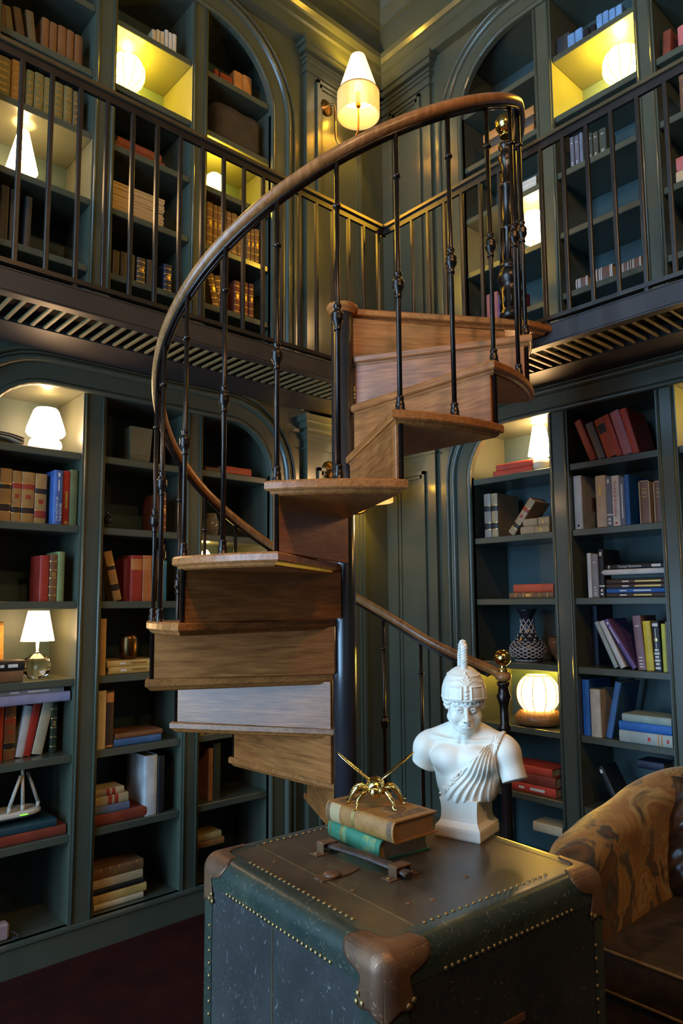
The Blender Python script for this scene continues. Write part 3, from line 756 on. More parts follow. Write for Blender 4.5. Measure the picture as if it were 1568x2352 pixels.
  ('s', 0.899, 0.05, 0.217, 0, 0.05, 'amber book with gilt ornament', {'c': 'amber', 'sty': 'ornate2'}),
  ('s', 0.965, 0.033, 0.201, 0, 0.05, 'olive book with gilt ornament', {'c': 'olivegold', 'sty': 'ornate2'}),
  ('s', 1.001, 0.042, 0.208, 0, 0.05, 'olive book with gilt ornament', {'c': 'olivegold', 'sty': 'ornate2'}),
  ('s', 1.045, 0.041, 0.206, 0, 0.05, 'olive book with gilt ornament', {'c': 'olivegold', 'sty': 'ornate2'}),
  ('s', 1.089, 0.046, 0.207, 0, 0.05, 'olive book with gilt ornament', {'c': 'olivegold', 'sty': 'ornate2'}),
  ('s', 1.138, 0.041, 0.21, 0, 0.05, 'olive book with gilt ornament', {'c': 'olivegold', 'sty': 'ornate2'}),
  ('s', 1.182, 0.035, 0.205, 0, 0.05, 'grey olive book with gilt ornament', {'c': 'umber2', 'sty': 'ornate2'}),
]),
('UL1 shelf below the cone lamp', 'L', 3.117, [
  ('s', 0.876, 0.037, 0.267, 0, 0.05, 'charcoal book', {'c': 'charcoal'}),
  ('s', 0.918, 0.032, 0.263, 0, 0.05, 'charcoal book', {'c': 'charcoal'}),
  ('l', 0.995, 0.028, 0.256, 1.1, 0.05, 'charcoal book tilted', {'c': 'charcoal'}),
]),
('UL2 shelf above the yellow dome lamp', 'L', 4.467, [
  ('s', 1.585, 0.023, 0.09, 0, 0.05, 'small cream book', {'c': 'cream3'}),
  ('s', 1.61, 0.021, 0.103, 0, 0.05, 'small cream book', {'c': 'cream3'}),
  ('s', 1.633, 0.024, 0.106, 0, 0.05, 'small tan book', {'c': 'cream3'}),
  ('s', 1.66, 0.02, 0.131, 0, 0.05, 'small white book', {'c': 'white'}),
  ('s', 1.682, 0.021, 0.127, 0, 0.05, 'small white book', {'c': 'white'}),
  ('s', 1.705, 0.023, 0.132, 0, 0.05, 'small white book', {'c': 'white'}),
]),
('UL2 shelf under the yellow dome lamp', 'L', 3.79, [
  ('f', 1.4, 0.273, 0.039, 0.032, 0.05, 'flat red book with wavy edges', {'c': 'rust'}),
  ('f', 1.41, 0.241, 0.039, 0.07, 0.05, 'flat red book with wavy edges, upper one', {'c': 'rust'}),
]),
('UL2 dark shelf low behind the railing', 'L', 3.117, [
  ('s', 1.402, 0.037, 0.141, 0, 0.05, 'dark brown book', {'c': 'umberd'}),
  ('s', 1.443, 0.035, 0.147, 0, 0.05, 'dark brown book', {'c': 'umberd'}),
  ('s', 1.485, 0.035, 0.148, 0, 0.05, 'dark brown book', {'c': 'umberd'}),
  ('s', 1.531, 0.047, 0.148, 0, 0.05, 'black book with pale bands', {'c': 'charcoal', 'sty': 'bands'}),
  ('s', 1.585, 0.05, 0.153, 0, 0.05, 'dark brown book', {'c': 'umberd'}),
  ('s', 1.682, 0.045, 0.161, 0, 0.05, 'blue black book with gilt bands', {'c': 'navy', 'sty': 'bands'}),
]),
('UL3 shelf under the arch by the sconce', 'L', 4.467, [
  ('s', 1.987, 0.029, 0.098, 0, 0.08, 'dark red book', {'c': 'rust'}),
  ('s', 2.026, 0.083, 0.097, 0, 0.08, 'low red brown book', {'c': 'rust'}),
  ('s', 2.119, 0.059, 0.159, 0, 0.08, 'orange tan book', {'c': 'orangetan'}),
  ('s', 2.181, 0.064, 0.165, 0, 0.08, 'orange tan book', {'c': 'orangetan'}),
]),
('UL3 shelf below the small dome lamp', 'L', 3.453, [
  ('s', 1.933, 0.038, 0.269, 0, 0.05, 'brown gilt book', {'c': 'amber2', 'sty': 'bands'}),
  ('s', 1.974, 0.026, 0.266, 0, 0.05, 'brown gilt book', {'c': 'amber2', 'sty': 'bands'}),
  ('s', 2.001, 0.025, 0.268, 0, 0.05, 'brown gilt book', {'c': 'amber2', 'sty': 'bands'}),
  ('s', 2.033, 0.026, 0.264, 0, 0.05, 'brown gilt book', {'c': 'amber2', 'sty': 'bands'}),
  ('s', 2.062, 0.029, 0.26, 0, 0.05, 'brown gilt book', {'c': 'amber2', 'sty': 'bands'}),
  ('s', 2.094, 0.038, 0.263, 0, 0.05, 'brown gilt book', {'c': 'amber2', 'sty': 'bands'}),
  ('s', 2.134, 0.025, 0.259, 0, 0.05, 'brown gilt book', {'c': 'amber2', 'sty': 'bands'}),
  ('s', 2.197, 0.026, 0.208, 0, 0.05, 'brown gilt book', {'c': 'amber2', 'sty': 'bands'}),
  ('s', 2.226, 0.024, 0.216, 0, 0.05, 'brown gilt book', {'c': 'amber2', 'sty': 'bands'}),
  ('s', 2.253, 0.033, 0.226, 0, 0.05, 'brown gilt book', {'c': 'amber2', 'sty': 'bands'}),
]),
('UL3 second shelf below the small dome lamp', 'L', 3.117, [
  ('l', 2.001, 0.043, 0.195, -12.4, 0.05, 'brown gilt book tilted', {'c': 'amber2', 'sty': 'bands'}),
  ('l', 2.045, 0.042, 0.197, -11.8, 0.05, 'brown gilt book tilted', {'c': 'amber2', 'sty': 'bands'}),
  ('s', 2.116, 0.039, 0.206, 0, 0.05, 'russet gilt book', {'c': 'rust', 'sty': 'bands'}),
  ('s', 2.161, 0.049, 0.214, 0, 0.05, 'russet gilt book', {'c': 'rust', 'sty': 'bands'}),
  ('s', 2.216, 0.032, 0.217, 0, 0.05, 'russet gilt book', {'c': 'rust', 'sty': 'bands'}),
]),
('UR1 shelf behind the newel ball', 'R', 4.117, [
  ('f', -2.366, 0.336, 0.072, -0.019, 0.05, 'orange book at the foot of a pile', {'c': 'orangetan'}),
  ('f', -2.37, 0.342, 0.053, 0.055, 0.05, 'black book in the middle of a pile', {'c': 'charcoal'}),
  ('f', -2.375, 0.349, 0.053, 0.109, 0.05, 'orange book topmost in a pile', {'c': 'orangetan'}),
]),
('UR1 shelf above the lantern lamp', 'R', 3.79, [
  ('f', -2.205, 0.188, 0.023, 0.009, 0.03, 'white paper tray', {'c': 'white'}),
  ('f', -2.204, 0.188, 0.023, 0.037, 0.03, 'white paper tray', {'c': 'white'}),
  ('f', -2.203, 0.188, 0.022, 0.065, 0.03, 'white paper tray', {'c': 'white'}),
]),
('UR1 shelf below the lantern lamp', 'R', 3.117, [
  ('s', -2.397, 0.079, 0.183, 0, 0.06, 'pink red book', {'c': 'pinkred'}),
  ('s', -2.315, 0.018, 0.155, 0, 0.06, 'violet book', {'c': 'purple'}),
  ('s', -2.204, 0.034, 0.141, 0, 0.06, 'red book', {'c': 'red2'}),
]),
('UR2 shelf above the yellow globe lamp', 'R', 4.467, [
  ('s', -1.893, 0.081, 0.124, 0, 0.05, 'dark grey book', {'c': 'charcoal'}),
  ('s', -1.808, 0.045, 0.102, 0, 0.05, 'light blue book', {'c': 'skyblue'}),
  ('s', -1.76, 0.044, 0.102, 0, 0.05, 'light blue book', {'c': 'skyblue'}),
  ('s', -1.706, 0.027, 0.077, 0, 0.05, 'black book', {'c': 'black'}),
  ('s', -1.673, 0.029, 0.075, 0, 0.05, 'black book', {'c': 'black'}),
  ('s', -1.635, 0.032, 0.106, 0, 0.05, 'light blue book', {'c': 'skyblue'}),
  ('s', -1.6, 0.032, 0.102, 0, 0.05, 'light blue book', {'c': 'skyblue'}),
  ('s', -1.565, 0.033, 0.092, 0, 0.05, 'light blue book', {'c': 'skyblue'}),
  ('s', -1.529, 0.033, 0.088, 0, 0.05, 'light blue book', {'c': 'skyblue'}),
]),
('UR2 shelf below the yellow globe lamp', 'R', 3.79, [
  ('s', -1.817, 0.023, 0.191, 0, 0.05, 'slate book', {'c': 'slate', 'sty': 'lines'}),
  ('s', -1.79, 0.024, 0.186, 0, 0.05, 'slate book', {'c': 'slate', 'sty': 'lines'}),
  ('s', -1.762, 0.019, 0.188, 0, 0.05, 'blue grey book', {'c': 'bluegrey'}),
  ('s', -1.716, 0.027, 0.16, 0, 0.05, 'dark green grey book', {'c': 'darkgreen2', 'sty': 'lines'}),
  ('s', -1.686, 0.029, 0.15, 0, 0.05, 'dark green grey book', {'c': 'darkgreen2', 'sty': 'lines'}),
  ('s', -1.652, 0.038, 0.149, 0, 0.05, 'dark green grey book', {'c': 'darkgreen2', 'sty': 'lines'}),
]),
('UR2 third shelf below the yellow globe lamp', 'R', 3.117, [
  ('f', -1.807, 0.07, 0.06, 0.021, 0.03, 'brown book with pale stripes lying flat', {'c': 'cocoa', 'sty': 'stripesw'}),
  ('f', -1.697, 0.095, 0.073, 0.016, 0.03, 'brown book with pale emblem lying flat', {'c': 'cocoa', 'sty': 'stripesw'}),
  ('f', -1.564, 0.045, 0.053, 0.027, 0.03, 'brown book with pale stripes lying flat', {'c': 'cocoa', 'sty': 'stripesw'}),
  ('f', -1.516, 0.06, 0.057, 0.029, 0.03, 'brown book with pale stripes lying flat', {'c': 'cocoa', 'sty': 'stripesw'}),
]),
('UR3 high shelf', 'R', 4.117, [
  ('l', -1.291, 0.039, 0.143, 4.1, 0.05, 'dark red book', {'c': 'rust'}),
  ('s', -1.233, 0.051, 0.125, 0, 0.05, 'pink book', {'c': 'pink'}),
]),
('UR3 shelf over the railing', 'R', 3.79, [
  ('s', -1.237, 0.058, 0.211, 0, 0.04, 'brown corded book', {'c': 'cocoa', 'sty': 'bands'}),
]),
('UR3 shelf below the railing', 'R', 3.453, [
  ('f', -1.275, 0.089, 0.068, 0.027, 0.04, 'cream box', {'c': 'cream'}),
  ('f', -1.271, 0.089, 0.068, 0.095, 0.04, 'cream and pink box lying on another', {'c': 'pink'}),
]),
]
# ================================================================ books
BC = dict(tan=(.42, .24, .075), tan2=(.46, .27, .085), tan3=(.40, .26, .13), greytan=(.34, .26, .19), blue=(.06, .13, .36), red=(.50, .035, .02), red2=(.40, .035, .02), red3=(.22, .02, .012),
 sage=(.16, .20, .09), sage2=(.27, .32, .12), brown=(.22, .09, .035), leather=(.20, .095, .04), black=(.012, .012, .014), white=(.66, .64, .60), cream=(.62, .50, .31), cream2=(.50, .38, .20), cream3=(.60, .50, .32),
 darkgreen=(.03, .04, .02), darkgreen2=(.05, .065, .055), lav=(.28, .28, .42), silver=(.26, .26, .25), brick=(.25, .045, .022), tealdark=(.02, .06, .075), rust=(.23, .05, .022), orange=(.55, .16, .04),
 grey=(.34, .34, .32), teal=(.04, .16, .16), creamor=(.46, .27, .12), yellowtan=(.58, .38, .12), darkbrown=(.055, .03, .02), blue2=(.05, .14, .32), bluegrey=(.15, .19, .28), orangered=(.58, .085, .028), rustor=(.38, .15, .045),
 redor=(.60, .065, .03), taupe=(.23, .17, .13), pink=(.58, .17, .17), palegrey=(.52, .51, .48), beige=(.58, .48, .35), blue3=(.02, .13, .42), slip=(.20, .11, .075), greylt=(.30, .27, .27), navy=(.018, .022, .05),
 greygreen=(.36, .41, .37), purple=(.16, .09, .28), mauve=(.26, .14, .15), yellow=(.72, .52, .03), lime=(.62, .60, .07), palegreen=(.40, .42, .35), palegreen2=(.33, .40, .33), umber=(.11, .065, .03), umber2=(.15, .115, .055),
 umber3=(.22, .10, .035), umberd=(.05, .035, .022), olivegold=(.20, .17, .06), amber=(.38, .20, .045), amber2=(.26, .13, .04), charcoal=(.045, .042, .042), orangetan=(.48, .22, .07), pinkred=(.40, .12, .12), skyblue=(.16, .34, .66), slate=(.13, .14, .19), cocoa=(.17, .085, .06))
PAGES = mat('book_pages', (.60, .50, .33), (.48, .38, .23), rough=.8, scale=20, stretch=(30, 1, 1))
GILT = mat('gilt', (.62, .40, .12), rough=.35, metal=.8)
INK = mat('dark_label', (.02, .015, .015), rough=.5)
REDLAB = mat('red_label', (.33, .04, .02), rough=.5)
PALE = mat('pale_print', (.70, .68, .62), rough=.6)
REDINK = mat('red_print', (.55, .03, .02), rough=.6)
ORLAB = mat('orange_label', (.55, .20, .05), rough=.6)
def bmat(c):
    k = BC[c]; return mat('cover_' + c, k, tuple(v * .78 for v in k), rough=.48, scale=14, bump=.15, bscale=160, rand=True)
def text_mesh(body, size, key={}):
    if (body, size) in key: return key[body, size]
    cu = bpy.data.curves.new('t', 'FONT'); cu.body = body; cu.size = size; cu.extrude = .0002; cu.resolution_u = 2
    o = bpy.data.objects.new('t', cu); COL.objects.link(o); dg = bpy.context.evaluated_depsgraph_get(); dg.update()
    me = bpy.data.meshes.new_from_object(o.evaluated_get(dg)); bpy.data.objects.remove(o); me.name = 'lettering'
    key[body, size] = me; return me
for _t in (('THE HISTORY OF', .0145), ('THE FUTURE', .0145), ('Young Nietzsche', .017), ('The End of', .019), ('A', .022), ('Primitive', .019)): text_mesh(*_t)
def book(w, h, d, c, sty=None, flat=False):
    """parts of one book: local x thickness, y away from the viewer, z along the spine; returns [(name, mesh, material)]"""
    t = min(.003, w * .2); bl = min(.006, w * .22); n = 6
    def prof(x0, x1, bb): return [(x0, d)] + [((x0 + x1) / 2 - (x1 - x0) / 2 * math.cos(PI * i / n), bb - bl * math.sin(PI * i / n)) for i in range(n + 1)] + [(x1, d)]
    o = prof(0, w, bl); i_ = prof(t, w - t, bl + t)[::-1]
    b = MB(); b.prism(o + i_, 0, h); P = [('cover', b, bmat(c))]
    b = MB(); b.box(t, w - t, bl + t * .5, d - .004, .003, h - .004); P.append(('pages', b, PAGES))
    def band(z0, z1, m, ins=0.0, nm='spine_band'):
        b = MB(); e = .0004
        pts = [((w / 2) - (w / 2 - ins + e) * math.cos(PI * i / n), bl - (bl + e) * math.sin(PI * i / n) - e) for i in range(n + 1)] if not ins else \
              [((w / 2) - (w / 2 - ins) * math.cos(PI * i / n), bl * (1 - math.sin(math.acos(max(-1, min(1, (1 - 2 * ins / w) * math.cos(PI * i / n)))))) - e) for i in range(n + 1)]
        b.strip([[(x, y, z0 * h) for x, y in pts], [(x, y, z1 * h) for x, y in pts]], True); P.append((nm, b, m))
    if sty == 'law1':
        band(.70, .73, GILT); band(.62, .70, INK) if c == 'tan' else band(.60, .72, INK); band(.33, .345, GILT); band(.20, .33, INK); band(.185, .2, GILT)
    elif sty == 'law2':
        band(.76, .775, GILT); band(.66, .76, REDLAB); band(.30, .315, GILT); band(.19, .30, INK); band(.17, .19, GILT); band(.47, .55, REDLAB, w * .3, 'emblem')
    elif sty == 'law3':
        band(.60, .70, INK); band(.58, .60, GILT); band(.12, .26, REDLAB); band(.26, .275, GILT); band(.40, .49, REDLAB, w * .3, 'emblem')
    elif sty == 'gilt': band(.30, .62, GILT, w * .32, 'title'); band(.02, .07, GILT, w * .25, 'emblem')
    elif sty == 'bands':
        for z in (.12, .30, .48, .66, .84): band(z, z + .02, GILT)
        band(.52, .62, GILT, w * .25, 'title')
    elif sty == 'toplabel': band(.68, .92, ORLAB)
    elif sty == 'orlabel': band(.80, .97, ORLAB); band(.02, .05, ORLAB)
    elif sty == 'blacklabel': band(.62, .84, INK, w * .12, 'title')
    elif sty == 'labels': band(.30, .42, REDLAB); band(.48, .60, REDLAB)
    elif sty == 'ftext': band(.22, .52, GILT if c in ('yellowtan', 'brown', 'darkbrown') else PALE, w * .34, 'title'); band(.64, .76, PALE, w * .36, 'author')
    elif sty == 'ftext2': band(.06, .50, GILT, w * .33, 'title'); band(.60, .72, PALE, w * .36, 'author')
    elif sty == 'text1': band(.62, .80, GILT, w * .38, 'title')
    elif sty == 'text2': band(.52, .86, PALE, w * .40, 'title'); band(.90, .95, PALE, w * .3, 'emblem')
    elif sty == 'marks': band(.22, .25, PALE); band(.05, .09, PALE, w * .25, 'mark'); band(.12, .17, PALE, w * .3, 'mark'); band(.86, .94, PALE, w * .3, 'mark')
    elif sty == 'lines':
        for z in (.05, .10, .16, .22, .80): band(z, z + .02, PALE, w * .28, 'title')
    elif sty == 'whitetext': band(.15, .85, PALE, w * .38, 'title')
    elif sty == 'ornate':
        band(.90, .96, PALE, w * .15, 'ornament')
        for k, z in enumerate((.04, .12, .19, .26, .33, .40)): band(z, z + .045, PALE, w * (.18 + .08 * (k % 2)), 'ornament')
        band(.60, .66, GILT, w * .32, 'ornament'); band(.46, .86, PALE, w * .46, 'ornament')
    elif sty == 'ornate2':
        for k, z in enumerate((.06, .20, .34, .50, .66, .82)): band(z, z + .05, GILT, w * (.18 + .1 * (k % 2)), 'ornament')
    elif sty == 'slip':
        b = MB(); t2 = .0025
        for x0, x1, z0, z1 in ((0, t2 * 1.6, 0, h), (w - t2 * 1.6, w, 0, h), (0, w, h - t2 * 1.6, h)): b.box(x0 - .0008, x1 + .0008, -.003, d + .001, z0, z1 + .0008)
        P.append(('slipcase', b, mat('slipcase_card', (.42, .31, .19), rough=.7)))
        for z in (.80, .74, .70, .62): band(z, z + .012, GILT, w * .25, 'title')
    elif sty == 'stripes': band(.18, .20, ORLAB); band(.24, .26, ORLAB); band(.40, .45, REDINK, w * .35, 'mark'); band(.06, .10, REDINK, w * .35, 'mark')
    elif sty == 'stripesw':
        for z in (.03, .12, .62, .72, .9): band(z, z + .05, PALE)
    elif sty == 'picture':
        b = MB(); b.box(w, w + .0006, d * .45, d * .98, h * .36, h * .62); P.append(('cover_picture', b, mat('cover_print', (.16, .06, .05), (.24, .12, .10), rough=.6, scale=40)))
        band(.05, .09, INK, w * .36, 'mark')
    elif sty == 'history':
        P.append(('lettering', ('THE HISTORY OF', .0145, w * .46, h * .05, 90), PALE)); P.append(('lettering', ('THE FUTURE', .0145, w * .86, h * .05, 90), PALE))
        band(.62, .82, PALE, w * .45, 'author'); band(.88, .95, PALE, w * .40, 'emblem')
    elif sty == 'nietzsche':
        P.append(('lettering', ('Young Nietzsche', .017, w * .30, h * .78, -90), PALE)); band(.05, .20, PALE, w * .25, 'author'); band(.93, .95, PALE, w * .2, 'mark')
    elif sty == 'redtext':
        P.append(('lettering', ('The End of', .019, w * .34, h * .90, -90), REDINK)); P.append(('lettering', ('A', .022, w * .30, h * .535, -90), REDINK)); P.append(('lettering', ('Primitive', .019, w * .34, h * .46, -90), REDINK))
        band(.04, .08, REDINK, w * .35, 'mark')
    return P
ORD = 'first second third fourth fifth sixth seventh eighth ninth tenth eleventh twelfth'.split()
def put_book(Wf, P, loc, rot, name, label, group):
    root = thing(name, label, 'book', loc, rot, group)
    for nm, b, m in P:
        if nm == 'lettering':
            body, size, x, z, ang = b
            obj('lettering', text_mesh(body, size), m, root, (x, -.0012, z), (R_(90), R_(-ang), 0))
        else: b.build(nm, m, root)
    return root
def stock(SHELVES):
    for key, wall, z, rows in SHELVES:
        Wf = LW if wall == 'L' else RW; rz = 0 if wall == 'L' else -PI / 2
        phrase = key[4:]
        bays = BAYL if wall == 'L' else BAYR; ba = bays[int(key[2]) - 1]
        # ordinals for look-alikes on one shelf
        cnt = {}
        for r in sorted(rows, key=lambda r: r[1]): cnt.setdefault(r[6], []).append(r)
        piles = []
        for r in rows:
            pose, s, ln, th, lean, off, desc, ex = r
            label = desc + ', ' + phrase
            if pose == 's': s = min(max(s, ba[0] + .004), ba[1] - ln - .004)
            if pose == 'f':
                e1 = min(s + ln, ba[1] - .004); s = max(s, ba[0] + .004); ln = e1 - s
            if len(cnt[desc]) > 1: label = desc + ', %s of %d from the left, %s' % (ORD[cnt[desc].index(r)], len(cnt[desc]), phrase)
            label = label.replace(' of %d from the left' % len(cnt[desc]), ' from left')
            if len(label.split()) > 16: label = label.replace(', shelf ', ', ')
            while len(label.split()) > 16 and ' the ' in label: label = label.replace(' the ', ' ', 1)
            d = ex.get('d', min(.17, max(.11, (th if pose != 'f' else ln) * .66)))
            d = min(d, DEP - off - .012)
            if 'tray' in desc: d = .12
            grp = 'books on the ' + phrase
            if pose == 's':
                P = book(ln, th, d, ex['c'], ex.get('sty')); put_book(Wf, P, Wf(s, -off, z + .0005), (0, 0, rz), 'book', label, grp)
            elif pose == 'l':
                a = R_(lean); w = ln
                # local base centre sits at s
                px = s - (w / 2) * math.cos(a); lift = max(0, w * math.sin(a))
                P = book(w, th, d, ex['c'], ex.get('sty'))
                M = Matrix.Rotation(rz, 4, 'Z') @ Matrix.Rotation(a, 4, 'Y')
                put_book(Wf, P, Wf(px, -off, z + .0005 + lift), M.to_euler(), 'book', label, grp)
            else:
                base = 0.0
                for (a0, a1, top) in piles:
                    if a0 < s + ln - .02 and a1 > s + .02: base = max(base, top)
                if base == 0.0 and lean > .1: base = lean
                piles.append((s, s + ln, base + th))
                P = book(th, ln, d, ex['c'], ex.get('sty'), True)
                M = Matrix.Rotation(rz, 4, 'Z') @ Matrix.Rotation(-PI / 2, 4, 'Y')
                put_book(Wf, P, Wf(s + ln, -off, z + .0005 + base), M.to_euler(), 'book' if 'box' not in desc and 'tray' not in desc else ('storage_box' if 'box' in desc else 'paper_tray'), label, grp)
stock(SHELVES)
# ================================================================ lamps
def glow(name, col, e): return mat(name, (.85, .78, .62), rough=.6, emis=e, ecol=col)
G_WHITE = glow('lit_white_glass', (1.0, .62, .34), 24.0)
G_CREAM = glow('lit_cream_shade', (1.0, .60, .25), 42.0)
G_YEL = glow('lit_yellow_globe', (1.0, .58, .04), 110.0)
G_GLOBE = glow('lit_globe', (1.0, .62, .16), 9.0)
CERAM = mat('glazed_ceramic', (.70, .62, .48), rough=.2)
LAMPWOOD = wood('lamp_wood', (.20, .08, .025), (.42, .20, .07), rough=.35, axis=0, freq=12)
CRYSTAL = mat('crystal_glass', (.95, .97, .95), rough=.02, trans=1.0, ior=1.5)
def lamp_root(label, Wf, s, out, z): return thing('table_lamp', label, 'lamp', Wf(s, -out, z + .0005))
def cone_shade(root, r0, r1, z0, z1, m, rim=True):
    b = MB(); b.lathe([(r0, z0), (r1, z1), (r1 - .0015, z1), (r0 - .0015, z0), (r0, z0)], 28, caps=False); sh = b.build('lamp_shade', m, root)
    if rim:
        b = MB(); zz = z0 + (z1 - z0) * .12; rr = r0 + (r1 - r0) * .12 + .0008
        b.tube([(rr * math.cos(2 * PI * i / 28), rr * math.sin(2 * PI * i / 28), zz) for i in range(28)], .0012, 5, closed=True); b.build('shade_trim', mat('shade_trim', (.35, .22, .10), rough=.7), sh)
    return sh
def bulb(root, z, power, col=WARM, r=.018):
    b = MB(); b.ball((0, 0, z), r, 12, 8, sc=(1, 1, 1.25)); b.build('bulb', glow('lit_bulb', (1, .72, .4), 14.0), root); 
    point('bulb_light', (0, 0, z + r * 1.25 + .012), power, col, .01, root)
# cone lamp on the upper bookcase
t = lamp_root('cone shaded lamp on the gallery bookcase nearest the frame edge', LW, .978, .11, 3.453)
MB().lathe([(.045, 0), (.045, .012), (.018, .02), (.012, .05), (.008, .10)], 20).build('lamp_base', OLDBRASS, t)
cone_shade(t, .069, .024, .068, .262, G_CREAM); bulb(t, .19, 14.0, WARM2)
# ribbed globes
def globe_lamp(label, Wf, s, out, z, r, z0, zc, mtl, power, base='wood', rb=None):
    t = lamp_root(label, Wf, s, out, z)
    if base == 'wood':
        rb = rb or r * 1.12; MB().lathe([(rb * .62, 0), (rb * .92, .010), (rb, .034), (rb * .97, .052), (rb * .80, .074), (rb * .5, .082), (0, .082)], 32).build('lamp_base', LAMPWOOD, t)
    else: MB().lathe([(r * .6, 0), (r * .6, .012), (r * .45, .02), (r * .4, z0)], 24).build('lamp_base', OLDBRASS, t)
    n = 14; zt = zc + r * .86; zb = z0
    pr = []
    for i in range(n + 1):
        zz = zb + (zt - zb) * i / n; q = (zz - zc) / (r * 1.0); pr.append((r * math.sqrt(max(.02, 1 - abs(q) ** 2.2)), zz))
    sh = MB().lathe(pr, 40, caps=False, flute=(10, .012)).build('globe_shade', mtl, t)
    for k in range(10):
        a = 2 * PI * (k + .5) / 10
        b = MB(); b.tube([((q * .992 + .0016) * math.cos(a), (q * .992 + .0016) * math.sin(a), zz) for q, zz in pr], .0021, 5); b.build('shade_rib', mat('shade_rib', (.45, .26, .08), rough=.7), sh)
    rr = pr[-1][0]; MB().tube([(rr * math.cos(2 * PI * i / 24), rr * math.sin(2 * PI * i / 24), zt) for i in range(24)], .003, 6, closed=True).build('shade_ring', mat('shade_rib', (.45, .26, .08)), sh)
    point('bulb_light', (0, 0, zt + .015), power, WARM, .02, t)
    return t
globe_lamp('glowing ribbed dome lamp in the yellow niche above the cone lamp', LW, 1.492, .15, 4.117, .094, .03, .195, G_YEL, 12.0, 'brass')
globe_lamp('glowing ribbed globe lamp in the yellow niche over the gallery railing', RW, -1.545, .13, 4.117, .098, .03, .165, G_YEL, 38.0, 'brass')
globe_lamp('glowing ribbed globe lamp on round wooden base beside the armchair', RW, -2.185, .13, .845, .112, .078, .165, G_GLOBE, 26.0, 'wood', .128)
# small domes
def dome_lamp(label, Wf, s, out, z, r, h, power, m=G_YEL):
    t = lamp_root(label, Wf, s, out, z)
    MB().lathe([(r * .75, 0), (r * .78, h * .15), (r * .5, h * .38), (r * .3, h * .5), (r * .3, h * .58)], 24).build('lamp_base', CERAM, t)
    MB().lathe([(r * .97, h * .52), (r, h * .58)] + [(r * math.cos(PI / 2 * i / 8), h * .60 + h * .40 * math.sin(PI / 2 * i / 8)) for i in range(9)], 28, caps=False).build('dome_shade', m, t)
    point('bulb_light', (0, 0, h + .03), power, WARM, .02, t)
dome_lamp('small glowing dome lamp in the niche under the sconce side arch', LW, 2.012, .11, 3.79, .058, .155, 9.0)
dome_lamp('small glowing dome lamp half hidden behind the lower stair balusters', LW, 1.990, .12, 1.52, .040, .275, 2.0, G_CREAM)
# mushroom lamp
t = lamp_root('white glass mushroom lamp on the top shelf beside the stair', LW, 1.134, .12, 2.205)
MB().lathe([(.045, 0), (.062, .008), (.072, .03), (.068, .052), (.05, .068), (.04, .074)], 36, flute=(18, .02)).build('lamp_base', glow('lit_swirl_glass', (1.0, .80, .52), 3.2), t)
MB().lathe([(.040, .070), (.076, .078), (.086, .092), (.083, .112), (.066, .165), (.055, .196), (.047, .206), (.03, .210), (0, .211)], 36).build('glass_shade', G_WHITE, t)
point('bulb_light', (0, -.10, .14), 2.2, WARM2, .05, t); point('bulb_light', (0, 0, .235), 1.6, WARM2, .02, t)
# crystal ball lamp
t = lamp_root('table lamp with pleated cone shade on a clear crystal ball', LW, 1.133, .12, 1.178)
b = MB(); n = 8
pr = [(.030, 0), (.052, .018), (.0615, .045), (.062, .062), (.052, .090), (.030, .106), (.012, .112)]
b.lathe(pr, 10, smooth=False); b.build('crystal_base', CRYSTAL, t)
MB().lathe([(.012, .112), (.010, .118), (.007, .122), (.007, .18)], 14).build('neck', mat('chrome', (.7, .7, .68), rough=.12, metal=1), t)
cone_shade(t, .071, .044, .166, .300, glow('lit_pleated_shade', (1.0, .60, .27), 20.0)); bulb(t, .225, 1.5, WARM2)
# lantern drum
t = lamp_root('drum shaded lantern lamp behind the upper newel post', RW, -2.10, .12, 3.453)
MB().lathe([(.035, 0), (.035, .01), (.012, .02), (.010, .09)], 16).build('lamp_base', OLDBRASS, t)
cone_shade(t, .050, .046, .082, .250, G_CREAM); bulb(t, .165, 10.0, WARM2)
# ceramic lamp
t = lamp_root('cone shaded lamp with round cream ceramic body under the landing', RW, -2.112, .12, 2.205)
MB().lathe([(.032, 0), (.034, .006), (.054, .03), (.058, .05), (.050, .072), (.026, .086), (.012, .095), (.010, .105)], 28).build('ceramic_body', CERAM, t)
cone_shade(t, .064, .034, .098, .262, glow('lit_ceramic_lamp_shade', (1.0, .60, .25), 110.0)); bulb(t, .175, 20.0, WARM2)
# niche lamp beyond the frame edge
dome_lamp('glowing dome lamp in the lit niche past the red books', RW, -1.13, .14, 2.205, .05, .2, 4.0, G_CREAM)

# wall sconces: backplate, J arm, shade with bead fringe

